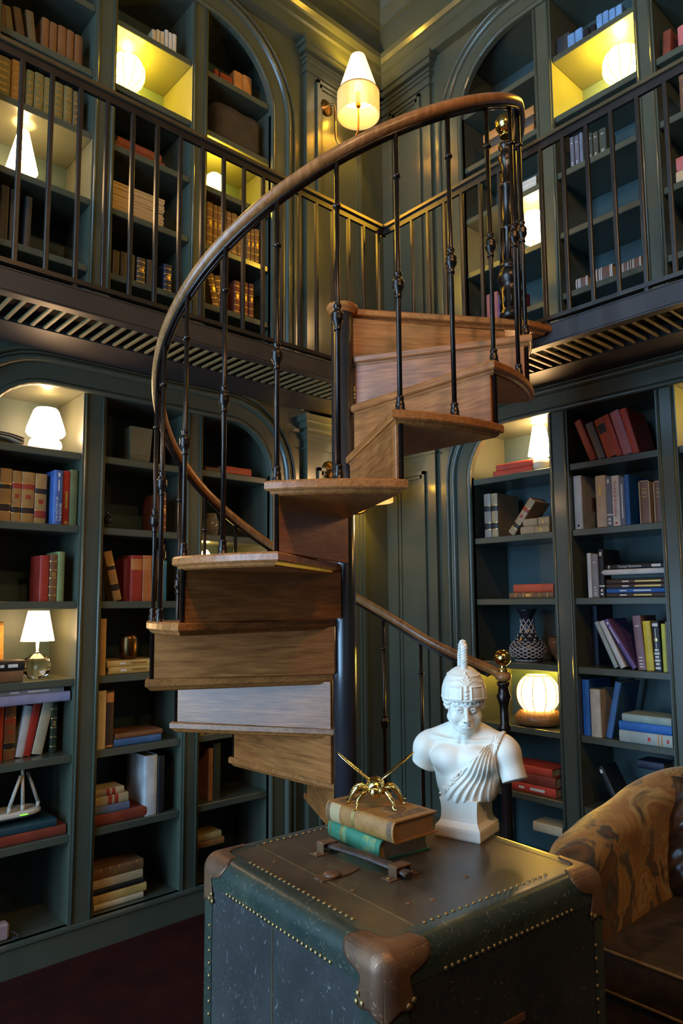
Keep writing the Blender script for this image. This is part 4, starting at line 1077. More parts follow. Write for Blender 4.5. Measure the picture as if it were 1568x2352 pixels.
def sconce(label, s, z, dy, shade_s, zb, on_cap):
    t = thing('wall_sconce', label, 'sconce', (s, PYL, z))
    M = Matrix.Rotation(PI / 2, 4, 'X')
    MB().lathe([(.052, 0), (.052, .006), (.040, .012), (.036, .018), (.020, .022), (.012, .034), (0, .036)], 28, M=M).build('backplate', OLDBRASS, t)
    P = [(0, -.03, 0), (.012, -.05, 0)]
    dx = shade_s - s; zb_ = zb - z
    P = [(.0, -.03, 0.0), (.01, -.055, -.002), (.022, -.062, -.03), (.026, -.064, -.20), (.034, -.07, -.245), (.055, -.085, -.268), (dx * .7, -dy * .85, -.262), (dx * .92, -dy * .98, -.215), (dx, -dy, -.15), (dx, -dy, zb_ + .06)]
    MB().tube(smooth_path(P, 5), .0065, 10).build('arm', OLDBRASS, t)
    sh = MB().lathe([(.128, zb_ + .145), (.047, zb_ + .400), (.0455, zb_ + .400), (.1265, zb_ + .145), (.128, zb_ + .145)], 40, c=(dx, -dy, 0), caps=False).build('lamp_shade', glow('lit_sconce_shade', (1.0, .68, .30), 2.6), t)
    MB().tube([(dx + .1295 * math.cos(2 * PI * i / 40), -dy + .1295 * math.sin(2 * PI * i / 40), zb_ + .150) for i in range(40)], .004, 6, closed=True).build('trim_band', mat('sconce_trim', (.42, .22, .06), rough=.6), sh)
    fm = MB(); fm.tube([(0, 0, 0), (0, 0, -.150)], .0034, 5); me = fm.mesh('fringe_strand')
    fmat = mat('lit_fringe', (.75, .52, .22), rough=.7, emis=0.75, ecol=(1.0, .58, .16))
    for i in range(110):
        a = 2 * PI * i / 110; obj('fringe_strand', me, fmat, sh, (dx + .1290 * math.cos(a), -dy + .1290 * math.sin(a), zb_ + .150))
    MB().ball((dx, -dy, zb_ + .20), .028, 14, 10, sc=(1, 1, 1.3)).build('bulb', glow('lit_bulb2', (1, .75, .42), 22.0), t)
    MB().lathe([(.010, zb_ + .06), (.016, zb_ + .07), (.016, zb_ + .155), (.012, zb_ + .165)], 14, c=(dx, -dy, 0)).build('lamp_holder', OLDBRASS, t)
    point('bulb_light', (dx, -dy, zb_ + .385), 11.0 if on_cap else 16.0, WARM, .02, t)
    point('bulb_light', (dx + .035, -dy, zb_ + .15), 13.0 if on_cap else 10.0, WARM, .02, t)
sconce('brass wall sconce with fringed cream shade above the gallery corner', 2.722, 4.615, .18, 2.836, 4.515, True)
sconce('brass wall sconce mostly hidden behind the stair treads', 2.735, 2.297, .16, 2.925, 2.10, False)
# ================================================================ steamer trunk
TU, TV, TZ, TR = .625, .632, .94, .032
trunk = thing('steamer_trunk', 'tall worn steamer trunk with rusty corners in the foreground', 'trunk', (.838, .842, 0), (0, 0, R_(-4.2)))
def worn(name, base, worn_c, streak, rough, scale=5.0, amount=.55, spec=.5, metal=0.0, stretch=(1, 1, 1)):
    """paint or leather rubbed through in cloudy patches with fine scratches"""
    if name in MATS: return MATS[name]
    m = bpy.data.materials.new(name); m.use_nodes = True; MATS[name] = m
    nt = m.node_tree; N = nt.nodes; L = nt.links; b = N['Principled BSDF']
    tc = N.new('ShaderNodeTexCoord'); mp = N.new('ShaderNodeMapping'); mp.inputs['Scale'].default_value = stretch; L.new(tc.outputs['Object'], mp.inputs[0])
    n1 = N.new('ShaderNodeTexNoise'); n1.inputs['Scale'].default_value = scale; n1.inputs['Detail'].default_value = 8; n1.inputs['Roughness'].default_value = .65; n1.inputs['Distortion'].default_value = .6
    r1 = N.new('ShaderNodeMapRange'); r1.inputs[1].default_value = amount - .12; r1.inputs[2].default_value = amount + .18
    n2 = N.new('ShaderNodeTexNoise'); n2.inputs['Scale'].default_value = 60; n2.inputs['Detail'].default_value = 6; n2.inputs['Distortion'].default_value = 2.5
    r2 = N.new('ShaderNodeMapRange'); r2.inputs[1].default_value = .62; r2.inputs[2].default_value = .74
    mx = N.new('ShaderNodeMix'); mx.data_type = 'RGBA'; mx.inputs[6].default_value = (*base, 1); mx.inputs[7].default_value = (*worn_c, 1)
    m2 = N.new('ShaderNodeMix'); m2.data_type = 'RGBA'; m2.inputs[7].default_value = (*streak, 1)
    for n in (n1, n2): L.new(mp.outputs[0], n.inputs['Vector'])
    L.new(n1.outputs['Fac'], r1.inputs[0]); L.new(n2.outputs['Fac'], r2.inputs[0]); L.new(r1.outputs[0], mx.inputs[0])
    L.new(mx.outputs[2], m2.inputs[6]); L.new(r2.outputs[0], m2.inputs[0]); L.new(m2.outputs[2], b.inputs['Base Color'])
    b.inputs['Metallic'].default_value = metal; b.inputs['Specular IOR Level'].default_value = spec
    rr = N.new('ShaderNodeMapRange'); rr.inputs[3].default_value = rough - .12; rr.inputs[4].default_value = rough + .18; L.new(n1.outputs['Fac'], rr.inputs[0]); L.new(rr.outputs[0], b.inputs['Roughness'])
    bp = N.new('ShaderNodeBump'); bp.inputs['Strength'].default_value = .22; bp.inputs['Distance'].default_value = .004; L.new(n1.outputs['Fac'], bp.inputs['Height']); L.new(bp.outputs[0], b.inputs['Normal'])
    return m
T_TOP = worn('trunk_top_leather', (.040, .026, .014), (.100, .060, .027), (.15, .095, .045), .32, 4, .55)
T_SIDE = worn('trunk_side_canvas', (.019, .0165, .0135), (.038, .032, .025), (.16, .15, .12), .52, 4, .5, stretch=(1, 1, .7))
T_BAND = worn('trunk_green_band', (.022, .032, .024), (.045, .050, .030), (.20, .18, .12), .30, 7, .55)
T_RUST = worn('trunk_rusty_steel', (.13, .060, .030), (.24, .115, .050), (.42, .24, .10), .40, 9, .52, metal=.45)
T_NAIL = mat('brass_nail', (.42, .28, .11), (.28, .16, .06), rough=.38, metal=.8, scale=60)
def rb_point(x, y, z, off):
    """nearest point of the rounded trunk box, pushed out by off"""
    q = Vector((min(max(x, TR), TU - TR), min(max(y, TR), TV - TR), min(max(z, TR), TZ - TR)))
    d = Vector((x, y, z)) - q
    return q + d.normalized() * (TR + off)
def cube_face(n1, n2, ax, side, a0, a1, b0, b1):
    dims = (TU, TV, TZ); rows = []
    for i in range(n1 + 1):
        row = []
        for j in range(n2 + 1):
            p = [0, 0, 0]; o = [k for k in range(3) if k != ax]
            p[ax] = side * dims[ax]; p[o[0]] = a0 + (a1 - a0) * i / n1; p[o[1]] = b0 + (b1 - b0) * j / n2; row.append(tuple(p))
        rows.append(row)
    return rows
b = MB()
def edges(L): return sorted(set([0, .006, .013, .02, .026, .032, .05] + lin(.05, L - .05, 6) + [L - .05, L - .032, L - .026, L - .02, L - .013, L - .006, L]))
for ax in range(3):
    o = [k for k in range(3) if k != ax]; D = (TU, TV, TZ)
    A, Bq = edges(D[o[0]]), edges(D[o[1]])
    for side in (0, 1):
        rows = []
        for i in A:
            row = []
            for j in Bq:
                p = [0, 0, 0]; p[ax] = side * D[ax]; p[o[0]] = i; p[o[1]] = j; row.append(tuple(rb_point(*p, 0)))
            rows.append(row)
        b.strip(rows, True)
b.build('body', T_SIDE, trunk)
# top and side skins set into the bands
MB().bevbox(.048, TU - .048, .048, TV - .048, TZ - .01, TZ + .0012, .001).build('top_panel', T_TOP, trunk)
MB().bevbox(.05, TU - .05, -.0006, .01, .06, TZ - .05, .0005).build('side_panel', worn('trunk_end_leather', (.016, .015, .014), (.032, .028, .024), (.10, .08, .06), .42, 4, .58), trunk)
# seams
MB().box(.116, .1185, .05, TV - .05, TZ + .001, TZ + .0022).build('lid_seam', T_NAIL, trunk)
MB().box(-.0012, .0004, TV * .515, TV * .5185, .05, TZ - .065).build('side_seam', T_NAIL, trunk)
# bands along the edges
def band(p0, ax, n1, n2, L, w1=.052, w2=.058):
    """strip wrapped round one edge: n1, n2 inward axes as (axis, sign)"""
    prof = []
    for k in range(4): prof.append((w1 - (w1 - TR) * k / 3, 0.0))
    for k in range(1, 8):
        a = PI / 2 * k / 8; prof.append((TR - TR * math.sin(a), TR - TR * math.cos(a)))
    for k in range(4): prof.append((0.0, TR + (w2 - TR) * k / 3))
    rows = []
    for t in (.03, L - .03):
        row = []
        for u, v in prof:
            p = [0, 0, 0]; p[ax] = t; D = (TU, TV, TZ)
            p[n1[0]] = u if n1[1] > 0 else D[n1[0]] - u
            p[n2[0]] = v if n2[1] > 0 else D[n2[0]] - v
            row.append(tuple(rb_point(*p, .0016)))
        rows.append(row)
    MB().strip(rows, True).build('edge_band', T_BAND, trunk)
band(None, 1, (0, 1), (2, -1), TV); band(None, 0, (1, 1), (2, -1), TU); band(None, 1, (0, -1), (2, -1), TV); band(None, 0, (1, -1), (2, -1), TU)
band(None, 2, (0, 1), (1, 1), TZ); band(None, 2, (0, -1), (1, 1), TZ); band(None, 2, (0, 1), (1, -1), TZ)
# rusty corner caps with lobed outlines
def cap(sx, sy, sz):
    b = MB(); s = (sx, sy, sz); D = (TU, TV, TZ); nt, nr = 44, 16
    for ax in range(3):
        o = [k for k in range(3) if k != ax]; rows = []
        for i in range(nt + 1):
            th = PI / 2 * i / nt; row = []
            lim = .088 + .020 * math.cos(4 * th)
            if ax != 2: lim += .038 * math.exp(-((th - .98) / .18) ** 2) + .004 * math.exp(-((th - .30) / .16) ** 2)
            else: lim += .010 * math.exp(-((th - .40) / .10) ** 2) + .010 * math.exp(-((th - 1.17) / .10) ** 2)
            for j in range(nr + 1):
                q = lim * j / nr; u, v = q * math.cos(th), q * math.sin(th)
                p = [0, 0, 0]; p[ax] = s[ax] * D[ax]; p[o[0]] = u if not s[o[0]] else D[o[0]] - u; p[o[1]] = v if not s[o[1]] else D[o[1]] - v
                row.append(tuple(rb_point(*p, .0034)))
            rows.append(row)
        b.strip(rows, True)
    me = b.mesh('corner_cap')
    o = obj('corner_cap', me, T_RUST, trunk)
    so = o.modifiers.new('thick', 'SOLIDIFY'); so.thickness = .002; so.offset = -1
    rv = MB().lathe([(.0055, 0), (.005, .0018), (.003, .003), (0, .0034)], 10).mesh('rivet')
    for ax, u, v in ((0, .050, .086), (0, .060, .074), (0, .064, .088), (1, .050, .086), (1, .062, .080)):
        oo = [k for k in range(3) if k != ax]; p = [0, 0, 0]; p[ax] = s[ax] * D[ax] + (-.0034 if not s[ax] else .0034)
        p[oo[0]] = u if not s[oo[0]] else D[oo[0]] - u; p[oo[1]] = v if not s[oo[1]] else D[oo[1]] - v
        rot = (0, (-PI / 2 if not s[0] else PI / 2), 0) if ax == 0 else ((PI / 2 if not s[1] else -PI / 2), 0, 0)
        obj('rivet', rv, T_NAIL, o, p, rot)
for sx in (0, 1):
    for sy in (0, 1):
        cap(sx, sy, 1)
cap(0, 1, 0); cap(0, 0, 0)
# brass nails along the band edges
nm = MB().lathe([(.0044, 0), (.0038, .0016), (.0022, .0028), (0, .0032)], 8).mesh('stud')
def nails(p0, p1, n, rot):
    for i in range(n):
        t = (i + .5) / n; obj('stud', nm, T_NAIL, trunk, [a + (c - a) * t for a, c in zip(p0, p1)], rot)
LX, LY = (0, -PI / 2, 0), (PI / 2, 0, 0)
nails((-.0018, .13, TZ - .055), (-.0018, TV - .12, TZ - .055), 27, LX)
nails((.13, -.0018, TZ - .055), (TU - .12, -.0018, TZ - .055), 24, LY)
nails((.049, .13, TZ + .0012), (.049, TV - .13, TZ + .0012), 22, (0, 0, 0))
nails((.13, .049, TZ + .0012), (TU - .13, .049, TZ + .0012), 20, (0, 0, 0))
nails((.13, TV - .049, TZ + .0012), (TU - .13, TV - .049, TZ + .0012), 20, (0, 0, 0))
nails((-.0018, .050, .13), (-.0018, .050, TZ - .13), 26, LX); nails((-.0018, TV - .050, .13), (-.0018, TV - .050, TZ - .13), 26, LX)
nails((.050, -.0018, .13), (.050, -.0018, TZ - .13), 26, LY); nails((TU - .050, -.0018, .13), (TU - .050, -.0018, TZ - .13), 26, LY)
# lid handle: leather strap between two brackets, latch plate, loose screws (points measured in the trunk frame)
def tl(x, y): 
    dx, dy = x - .838, y - .842; a = R_(4.2); return (dx * math.cos(a) - dy * math.sin(a), dx * math.sin(a) + dy * math.cos(a))
h0, h1 = tl(1.091, 1.296), tl(1.101, 1.028)
LEA = worn('handle_leather', (.028, .018, .014), (.09, .045, .025), (.30, .13, .06), .45, 30, .55)
hd = MB(); n = 24; rows = []
for i in range(n + 1):
    t = i / n; x = h0[0] + (h1[0] - h0[0]) * t; y = h0[1] + (h1[1] - h0[1]) * t; z = TZ + .010 + .010 * math.sin(PI * t) ** .5; w = .0135 - .0035 * abs(2 * t - 1) ** 3
    rows.append([(x + w * math.cos(a) * 1.15, y, z + .0065 * math.sin(a)) for a in [2 * PI * k / 12 for k in range(12)]])
hd.strip(rows, True, True); o = len(hd.v); hd.f.append(list(range(12))); hd.s.append(False); hd.f.append([o - 12 + k for k in range(12)]); hd.s.append(False)
hd = hd.build('lid_handle', LEA, trunk)
for (x, y), sg in ((h0, 1), (h1, -1)):
    yy = y - sg * .028
    b = MB(); b.bevbox(x - .040, x + .040, yy - .014, yy + .014, TZ + .001, TZ + .004, .001); b.bevbox(x - .019, x + .019, yy - .013, yy + .013, TZ + .022, TZ + .026, .001)
    b.bevbox(x - .021, x - .0175, yy - .013, yy + .013, TZ + .002, TZ + .025, .001); b.bevbox(x + .0175, x + .021, yy - .013, yy + .013, TZ + .002, TZ + .025, .001)
    br = b.build('handle_bracket', T_RUST, hd)
    for q in (-.031, .031): MB().lathe([(.006, 0), (.005, .002), (0, .0028)], 10, c=(x + q, yy, TZ + .004)).build('rivet', T_NAIL, br)
lx, ly = tl(1.010, 1.152)
b = MB(); P = []
for i in range(28):
    a = 2 * PI * i / 28; r = 1 + .18 * math.cos(3 * a) ; P.append((lx + .052 * r * math.cos(a), ly + .022 * (1 + .2 * math.cos(2 * a)) * math.sin(a)))
b.prism(P, TZ + .0012, TZ + .0042); lt = b.build('latch_plate', T_RUST, trunk)
MB().lathe([(.020, 0), (.017, .004), (.009, .007), (0, .008)], 18, c=(lx - .008, ly, TZ + .004)).build('latch_boss', T_RUST, lt)
for (x, y), r in ((tl(1.199, .963), .0075), (tl(1.02, .955), .006), (tl(1.065, .935), .007), (tl(.965, 1.30), .006), (tl(.985, 1.07), .006)):
    MB().lathe([(r, 0), (r * .85, .0012), (0, .0018)], 12, c=(x, y, TZ + .0012)).build('screw_head', T_RUST, trunk)
# iron clasp on the end
b = MB(); b.box(.24, .262, -.006, -.0006, .60, .74); b.box(.14, .34, -.004, -.0006, .735, .747); cl = b.build('end_clasp', T_RUST, trunk)

# ---------------------------------------------------------------- the two old books
def big_book(label, x, y, z, rz, w, h, d, cov, sp, edge):
    """lies flat: spine towards -x of its own frame; h along the spine, d to the fore edge, w thick"""
    t = thing('antique_book', label, 'book', (x, y, z), (0, 0, rz), 'old books stacked on the trunk')
    tb = .0035; n = 10; P = [(d, 0)]
    prof = [(d, 0.0), (.012, 0.0)] + [(.012 - .011 * math.sin(PI * i / n), w / 2 - w / 2 * math.cos(PI * i / n)) for i in range(1, n)] + [(.012, w), (d, w), (d, w - tb), (.013, w - tb)]
    prof += [(.0135 - .009 * math.sin(PI * i / n), w / 2 + (w / 2 - tb) * math.cos(PI * i / n)) for i in range(1, n)] + [(.013, tb), (d, tb)]
    V = [(px, 0, pz) for px, pz in prof] + [(px, h, pz) for px, pz in prof]; m = len(prof)
    b = MB(); b.add(V, [list(range(m)), list(range(m, 2 * m))[::-1]] + [(i, (i + 1) % m, m + (i + 1) % m, m + i) for i in range(m)]); cv = b.build('cover', cov, t)
    b = MB(); rows = []
    for i in range(9):
        a = -1 + 2 * i / 8; zz = w / 2 + (w / 2 - tb) * a; fe = d - .006 - .006 * (1 - a * a); sx = .010 - .004 * (1 - a * a) 
        rows.append([(sx, .0035, zz), (fe, .0035, zz), (fe, h - .0035, zz), (sx, h - .0035, zz)])
    b.strip(rows, False, True); b.f.append([0, 1, 2, 3]); b.s.append(False); b.f.append([32, 33, 34, 35]); b.s.append(False); b.build('pages', edge, t)
    def spine_band(y0, y1, m_, e=.0005):
        b = MB(); pts = [(.012 - (.011 + e) * math.sin(PI * i / n), w / 2 - (w / 2) * math.cos(PI * i / n)) for i in range(1, n)]
        b.strip([[(a, y0 * h, c) for a, c in pts], [(a, y1 * h, c) for a, c in pts]], True); b.build('spine_band', m_, cv)
    return t, cv, spine_band
EDGE_O = mat('old_page_edges', (.34, .17, .06), (.20, .095, .035), rough=.8, scale=30, stretch=(2, 2, 60))
EDGE_G = mat('buff_page_edges', (.52, .30, .15), (.38, .20, .09), rough=.8, scale=30, stretch=(2, 2, 60))
COV_G = worn('green_cloth', (.040, .165, .085), (.055, .20, .105), (.28, .30, .10), .45, 16, .6)
COV_B = worn('stamped_tan_cloth', (.30, .115, .022), (.38, .17, .04), (.10, .045, .015), .45, 40, .5)
t, cv, sb = big_book('green cloth antique book under the brown one, on the trunk', 1.125, 1.140, TZ + .0018, R_(-8), .043, .205, .148, COV_G, None, EDGE_G)
sb(.70, .74, GILT); sb(.08, .30, mat('green_gilt', (.24, .28, .09), (.05, .19, .12), rough=.4, scale=60)) ; sb(.62, .70, mat('green_gilt', (.2, .2, .1))); sb(.94, .965, GILT)
t, cv, sb = big_book('brown stamped antique book, topmost of the pair on the trunk', 1.128, 1.100, TZ + .0455, R_(-2.5), .046, .232, .140, COV_B, None, EDGE_O)
sb(.78, .93, mat('spine_label', (.42, .27, .12), rough=.6)); sb(.03, .09, mat('spine_tooling', (.09, .045, .02), (.22, .11, .04), rough=.6, scale=90)); sb(.94, .985, mat('spine_tooling', (.1, .05, .02))); sb(.56, .60, GILT)
b = MB(); b.box(.022, .128, .02, .045, .046, .0466); b.build('cover_tooling', mat('spine_tooling', (.1, .05, .02)), cv)
b = MB(); b.box(.022, .128, .19, .215, .046, .0466); b.build('cover_tooling', mat('spine_tooling', (.1, .05, .02)), cv)
rw = MB(); rw.ball((.075, .075, .0462), .03, 14, 6, sc=(1, .9, .03)); rw.build('cover_ornament', mat('cover_ornament', (.11, .05, .015), (.30, .15, .045), rough=.5, scale=70), cv)
# ---------------------------------------------------------------- gilt bee
GOLD = mat('polished_gold', (.80, .56, .20), (.62, .40, .12), rough=.16, metal=1.0, scale=60, bump=.25, bscale=90)
bee = thing('bee_figurine', 'polished gold bee figurine with raised wings on the brown book', 'figurine', (1.198, 1.222, TZ + .0920), (0, 0, R_(225 + 90)))
bee.scale = (1.16, 1.16, 1.16)
# local: faces -y
MB().ball((0, .004, .034), .019, 18, 12, sc=(1, 1.05, .95)).build('thorax', GOLD, bee)
b = MB(); 
for k in range(5): b.ball((0, .026 + .010 * k, .033 - .0015 * k), .0195 - .0022 * k, 16, 10, sc=(1, .62, .92))
b.build('abdomen', GOLD, bee)
hdp = MB().ball((0, -.020, .030), .0125, 16, 12, sc=(1.05, .85, 1.0)).build('head', GOLD, bee)
for s in (-1, 1):
    MB().ball((s * .0095, -.024, .033), .0055, 10, 8, sc=(.7, .9, 1.3)).build('eye', GOLD, hdp)
    MB().tube(smooth_path([(s * .004, -.030, .037), (s * .008, -.038, .041), (s * .012, -.042, .036)], 4), .0011, 6).build('antenna', GOLD, hdp)
    for (y0, kx, ky, kz, fx, fy) in ((-.008, .022, -.022, .030, .036, -.040), (.006, .034, .002, .034, .053, .010), (.016, .034, .022, .034, .055, .042)):
        MB().tube(smooth_path([(s * .012, y0, .030), (s * kx, ky, kz), (s * (kx + fx) / 2 + s * .006, (ky + fy) / 2, .014), (s * fx, fy, .0035), (s * (fx + .008), fy - .003, .0022)], 5), [.0042] * 5 + [.0048] * 5 + [.0034] * 5 + [.0022] * 6, 8).build('leg', GOLD, bee)
    rows = []; up = []
    for i in range(13):
        t = i / 12; w = .0135 * math.sin(PI * min(1, .12 + t * .9)) ** .6 + .001
        c = Vector((s * (.010 + .070 * t), .010 + .018 * t, .046 + .052 * t)); nrm = Vector((-s * .55, 0, .83))
        rows.append([tuple(c + Vector((0, -w, 0)) + nrm * .0012), tuple(c + nrm * .0026), tuple(c + Vector((0, w, 0)) + nrm * .0012), tuple(c + Vector((0, w, 0)) - nrm * .0012), tuple(c - nrm * .0016), tuple(c + Vector((0, -w, 0)) - nrm * .0012)])
    b = MB(); b.strip(rows, True, True); b.f.append(list(range(6))); b.s.append(False); b.f.append([72 + k for k in range(6)]); b.s.append(False); b.build('wing', GOLD, bee)
# ================================================================ sculpting by distance field
def surface_nets(fn, lo, hi, h):
    n = [int(math.ceil((b_ - a_) / h)) + 1 for a_, b_ in zip(lo, hi)]
    ax = [np.float32(lo[i]) + np.arange(n[i], dtype=np.float32) * np.float32(h) for i in range(3)]
    X, Y, Z = np.meshgrid(*ax, indexing='ij', sparse=True)
    F = np.broadcast_to(fn(X, Y, Z), n).astype(np.float32)
    S = F < 0
    c = [slice(0, -1), slice(1, None)]
    cnt = np.zeros([k - 1 for k in n], np.int8); acc = [np.zeros([k - 1 for k in n], np.float32) for _ in range(3)]
    for d in range(3):
        o = [k for k in range(3) if k != d]
        for p in (0, 1):
            for q in (0, 1):
                s0 = [None] * 3; s0[d] = c[0]; s0[o[0]] = c[p]; s0[o[1]] = c[q]; s1 = list(s0); s1[d] = c[1]
                a_, b_ = F[tuple(s0)], F[tuple(s1)]; m = S[tuple(s0)] != S[tuple(s1)]
                t = np.where(m, a_ / np.where(m, a_ - b_, 1), 0)
                cnt += m; acc[d] += t; acc[o[0]] += m * p; acc[o[1]] += m * q
    act = cnt > 0; idx = np.full(act.shape, -1, np.int64); I = np.argwhere(act); idx[act] = np.arange(len(I))
    k = cnt[act].astype(np.float32)
    V = np.stack([(I[:, d] + acc[d][act] / k) * h + lo[d] for d in range(3)], 1)
    Q = []
    for d in range(3):
        o = [(d + 1) % 3, (d + 2) % 3]
        s0 = [slice(None)] * 3; s1 = [slice(None)] * 3; s0[d] = c[0]; s1[d] = c[1]
        m = S[tuple(s0)] != S[tuple(s1)]; E = np.argwhere(m)
        ok = np.all((E[:, o] >= 1), 1) & (E[:, o[0]] < n[o[0]] - 1) & (E[:, o[1]] < n[o[1]] - 1); E = E[ok]
        fl = S[tuple(s0)][tuple(E.T)]
        def cell(a_, b_):
            q = E.copy(); q[:, o[0]] -= a_; q[:, o[1]] -= b_; return idx[tuple(q.T)]
        f = np.stack([cell(1, 1), cell(0, 1), cell(0, 0), cell(1, 0)], 1); f[~fl] = f[~fl][:, ::-1]; Q.append(f)
    return V, np.concatenate(Q)
def sdf_mesh(name, fn, lo, hi, h, m, parent, loc=None, rot=None):
    V, Q = surface_nets(fn, lo, hi, h)
    me = bpy.data.meshes.new(name); me.vertices.add(len(V)); me.vertices.foreach_set('co', V.ravel().astype(np.float32))
    me.loops.add(Q.size); me.loops.foreach_set('vertex_index', Q.ravel().astype(np.int32))
    me.polygons.add(len(Q)); me.polygons.foreach_set('loop_start', np.arange(0, Q.size, 4, dtype=np.int32))
    me.polygons.foreach_set('use_smooth', np.ones(len(Q), bool)); me.update(calc_edges=True); me.validate()
    return obj(name, me, m, parent, loc, rot)
def ell(X, Y, Z, c, r):
    x, y, z = (X - c[0]) / r[0], (Y - c[1]) / r[1], (Z - c[2]) / r[2]
    k0 = np.sqrt(x * x + y * y + z * z) + 1e-6; k1 = np.sqrt((x / r[0]) ** 2 + (y / r[1]) ** 2 + (z / r[2]) ** 2) + 1e-6
    return k0 * (k0 - 1) / k1
def cap_(X, Y, Z, a, b_, r0, r1=None):
    r1 = r0 if r1 is None else r1
    d = [b_[i] - a[i] for i in range(3)]; L = sum(v * v for v in d) + 1e-9
    t = np.clip(((X - a[0]) * d[0] + (Y - a[1]) * d[1] + (Z - a[2]) * d[2]) / L, 0, 1)
    return np.sqrt((X - a[0] - t * d[0]) ** 2 + (Y - a[1] - t * d[1]) ** 2 + (Z - a[2] - t * d[2]) ** 2) - (r0 + (r1 - r0) * t)
def smin(a, b_, k):
    h_ = np.clip(.5 + .5 * (b_ - a) / k, 0, 1); return b_ + (a - b_) * h_ - k * h_ * (1 - h_)
def smax(a, b_, k): return -smin(-a, -b_, k)
def sst(x, a, b_): t = np.clip((x - a) / (b_ - a), 0, 1); return t * t * (3 - 2 * t)

PLASTER = mat('white_plaster', (.84, .74, .60), (.77, .66, .52), rough=.42, scale=14, spec=.4)
bust = thing('classical_bust', 'white plaster bust of a helmeted youth on a square pedestal', 'bust', (1.421, 1.131, TZ + .0018), (0, 0, 0))
# pedestal
def sq(h_, z): return [(-h_, -h_, z), (h_, -h_, z), (h_, h_, z), (-h_, h_, z)]
b = MB(); rows = [sq(.0575, 0), sq(.0585, .004), sq(.0585, .020), sq(.0575, .026), sq(.051, .034), sq(.0480, .039)]
for i in range(1, 8): t = i / 7; rows.append(sq(.0475 - .0035 * math.sin(PI * t * .5) + .0055 * t * t, .040 + .050 * t))
b.strip(rows, False, True); b.f.append([0, 1, 2, 3]); b.s.append(False); n4 = len(rows) * 4; b.f.append([n4 - 4, n4 - 3, n4 - 2, n4 - 1]); b.s.append(False)
b.build('pedestal', PLASTER, bust, (0, 0, 0), (0, 0, R_(14)))
TOR = (0, 0, R_(203 + 90)); HEADROT = (R_(4), 0, R_(224 + 90))
def torso(X, Y, Z):
    d = ell(X, Y, Z, (0, .004, .152), (.079, .056, .085))
    d = smin(d, ell(X, Y, Z, (0, .002, .108), (.066, .050, .050)), .02)
    for s in (-1, 1):
        d = smin(d, ell(X, Y, Z, (s * .036, -.032, .180), (.043, .028, .033)), .012)
        d = smin(d, cap_(X, Y, Z, (s * .018, .012, .250), (s * .088, .010, .216), .022, .024), .02)
    d = smin(d, cap_(X, Y, Z, (-.085, .006, .204), (.085, .006, .204), .028), .018)
    a = smin(ell(X, Y, Z, (-.099, .004, .197), (.033, .035, .038)), cap_(X, Y, Z, (-.101, .003, .192), (-.113, .002, .140), .031, .029), .015)
    a = smax(a, -(Z - .152) * .9 - (X + .113) * .45 , .003)
    c_ = smin(ell(X, Y, Z, (.099, .004, .199), (.033, .036, .038)), cap_(X, Y, Z, (.102, .002, .194), (.124, -.006, .125), .031, .030), .015)
    c_ = smax(c_, -(Z - .137) * .93 + (X - .124) * .30 - (Y + .006) * .25, .0015)
    d = smin(smin(d, a, .010), c_, .010)
    d = smin(d, cap_(X, Y, Z, (0, .010, .215), (0, .003, .275), .0335, .030), .014)
    for s in (-1, 1):
        d = smin(d, cap_(X, Y, Z, (s * .024, .000, .268), (s * .006, -.028, .225), .0042), .010)
        d = smin(d, cap_(X, Y, Z, (s * .010, -.033, .224), (s * .078, -.014, .228), .0022), .010)
    return smax(d, .086 + .35 * (X + .02) ** 2 - Z, .004)
sdf_mesh('torso', torso, (-.150, -.085, .078), (.162, .075, .285), .0019, PLASTER, bust, None, TOR)
def drape(X, Y, Z):
    base = torso(X, Y, Z)
    xl = .066 - (.225 - Z) * .88 + .004 * np.sin(Z * 260)
    ax_, az = .080, .262
    th = np.arctan2(X - ax_ + .0 * Y, az - Z); rr = np.sqrt((X - ax_) ** 2 + (Z - az) ** 2)
    ph = th * 32 + rr * 24 + np.sin(rr * 60 + th * 5) * .5
    f = .0042 * (np.abs(np.sin(ph)) - .45) * sst(rr, .01, .06) + .0016 * np.sin(ph * 2.3 + 1)
    d = base - .0045 - f
    d = smax(d, xl - X, .004)                                                 # free edge across the chest
    d = smax(d, X - (.083 + .35 * np.clip(Z - .20, 0, 1)), .003)              # stops at the arm
    d = smax(d, Z - .262, .003)
    d = smax(d, .083 + .002 * np.sin(X * 170) - Z, .002)
    e = 1.0
    return d
sdf_mesh('drapery', drape, (-.085, -.085, .076), (.118, .07, .270), .0017, PLASTER, bust, None, TOR)
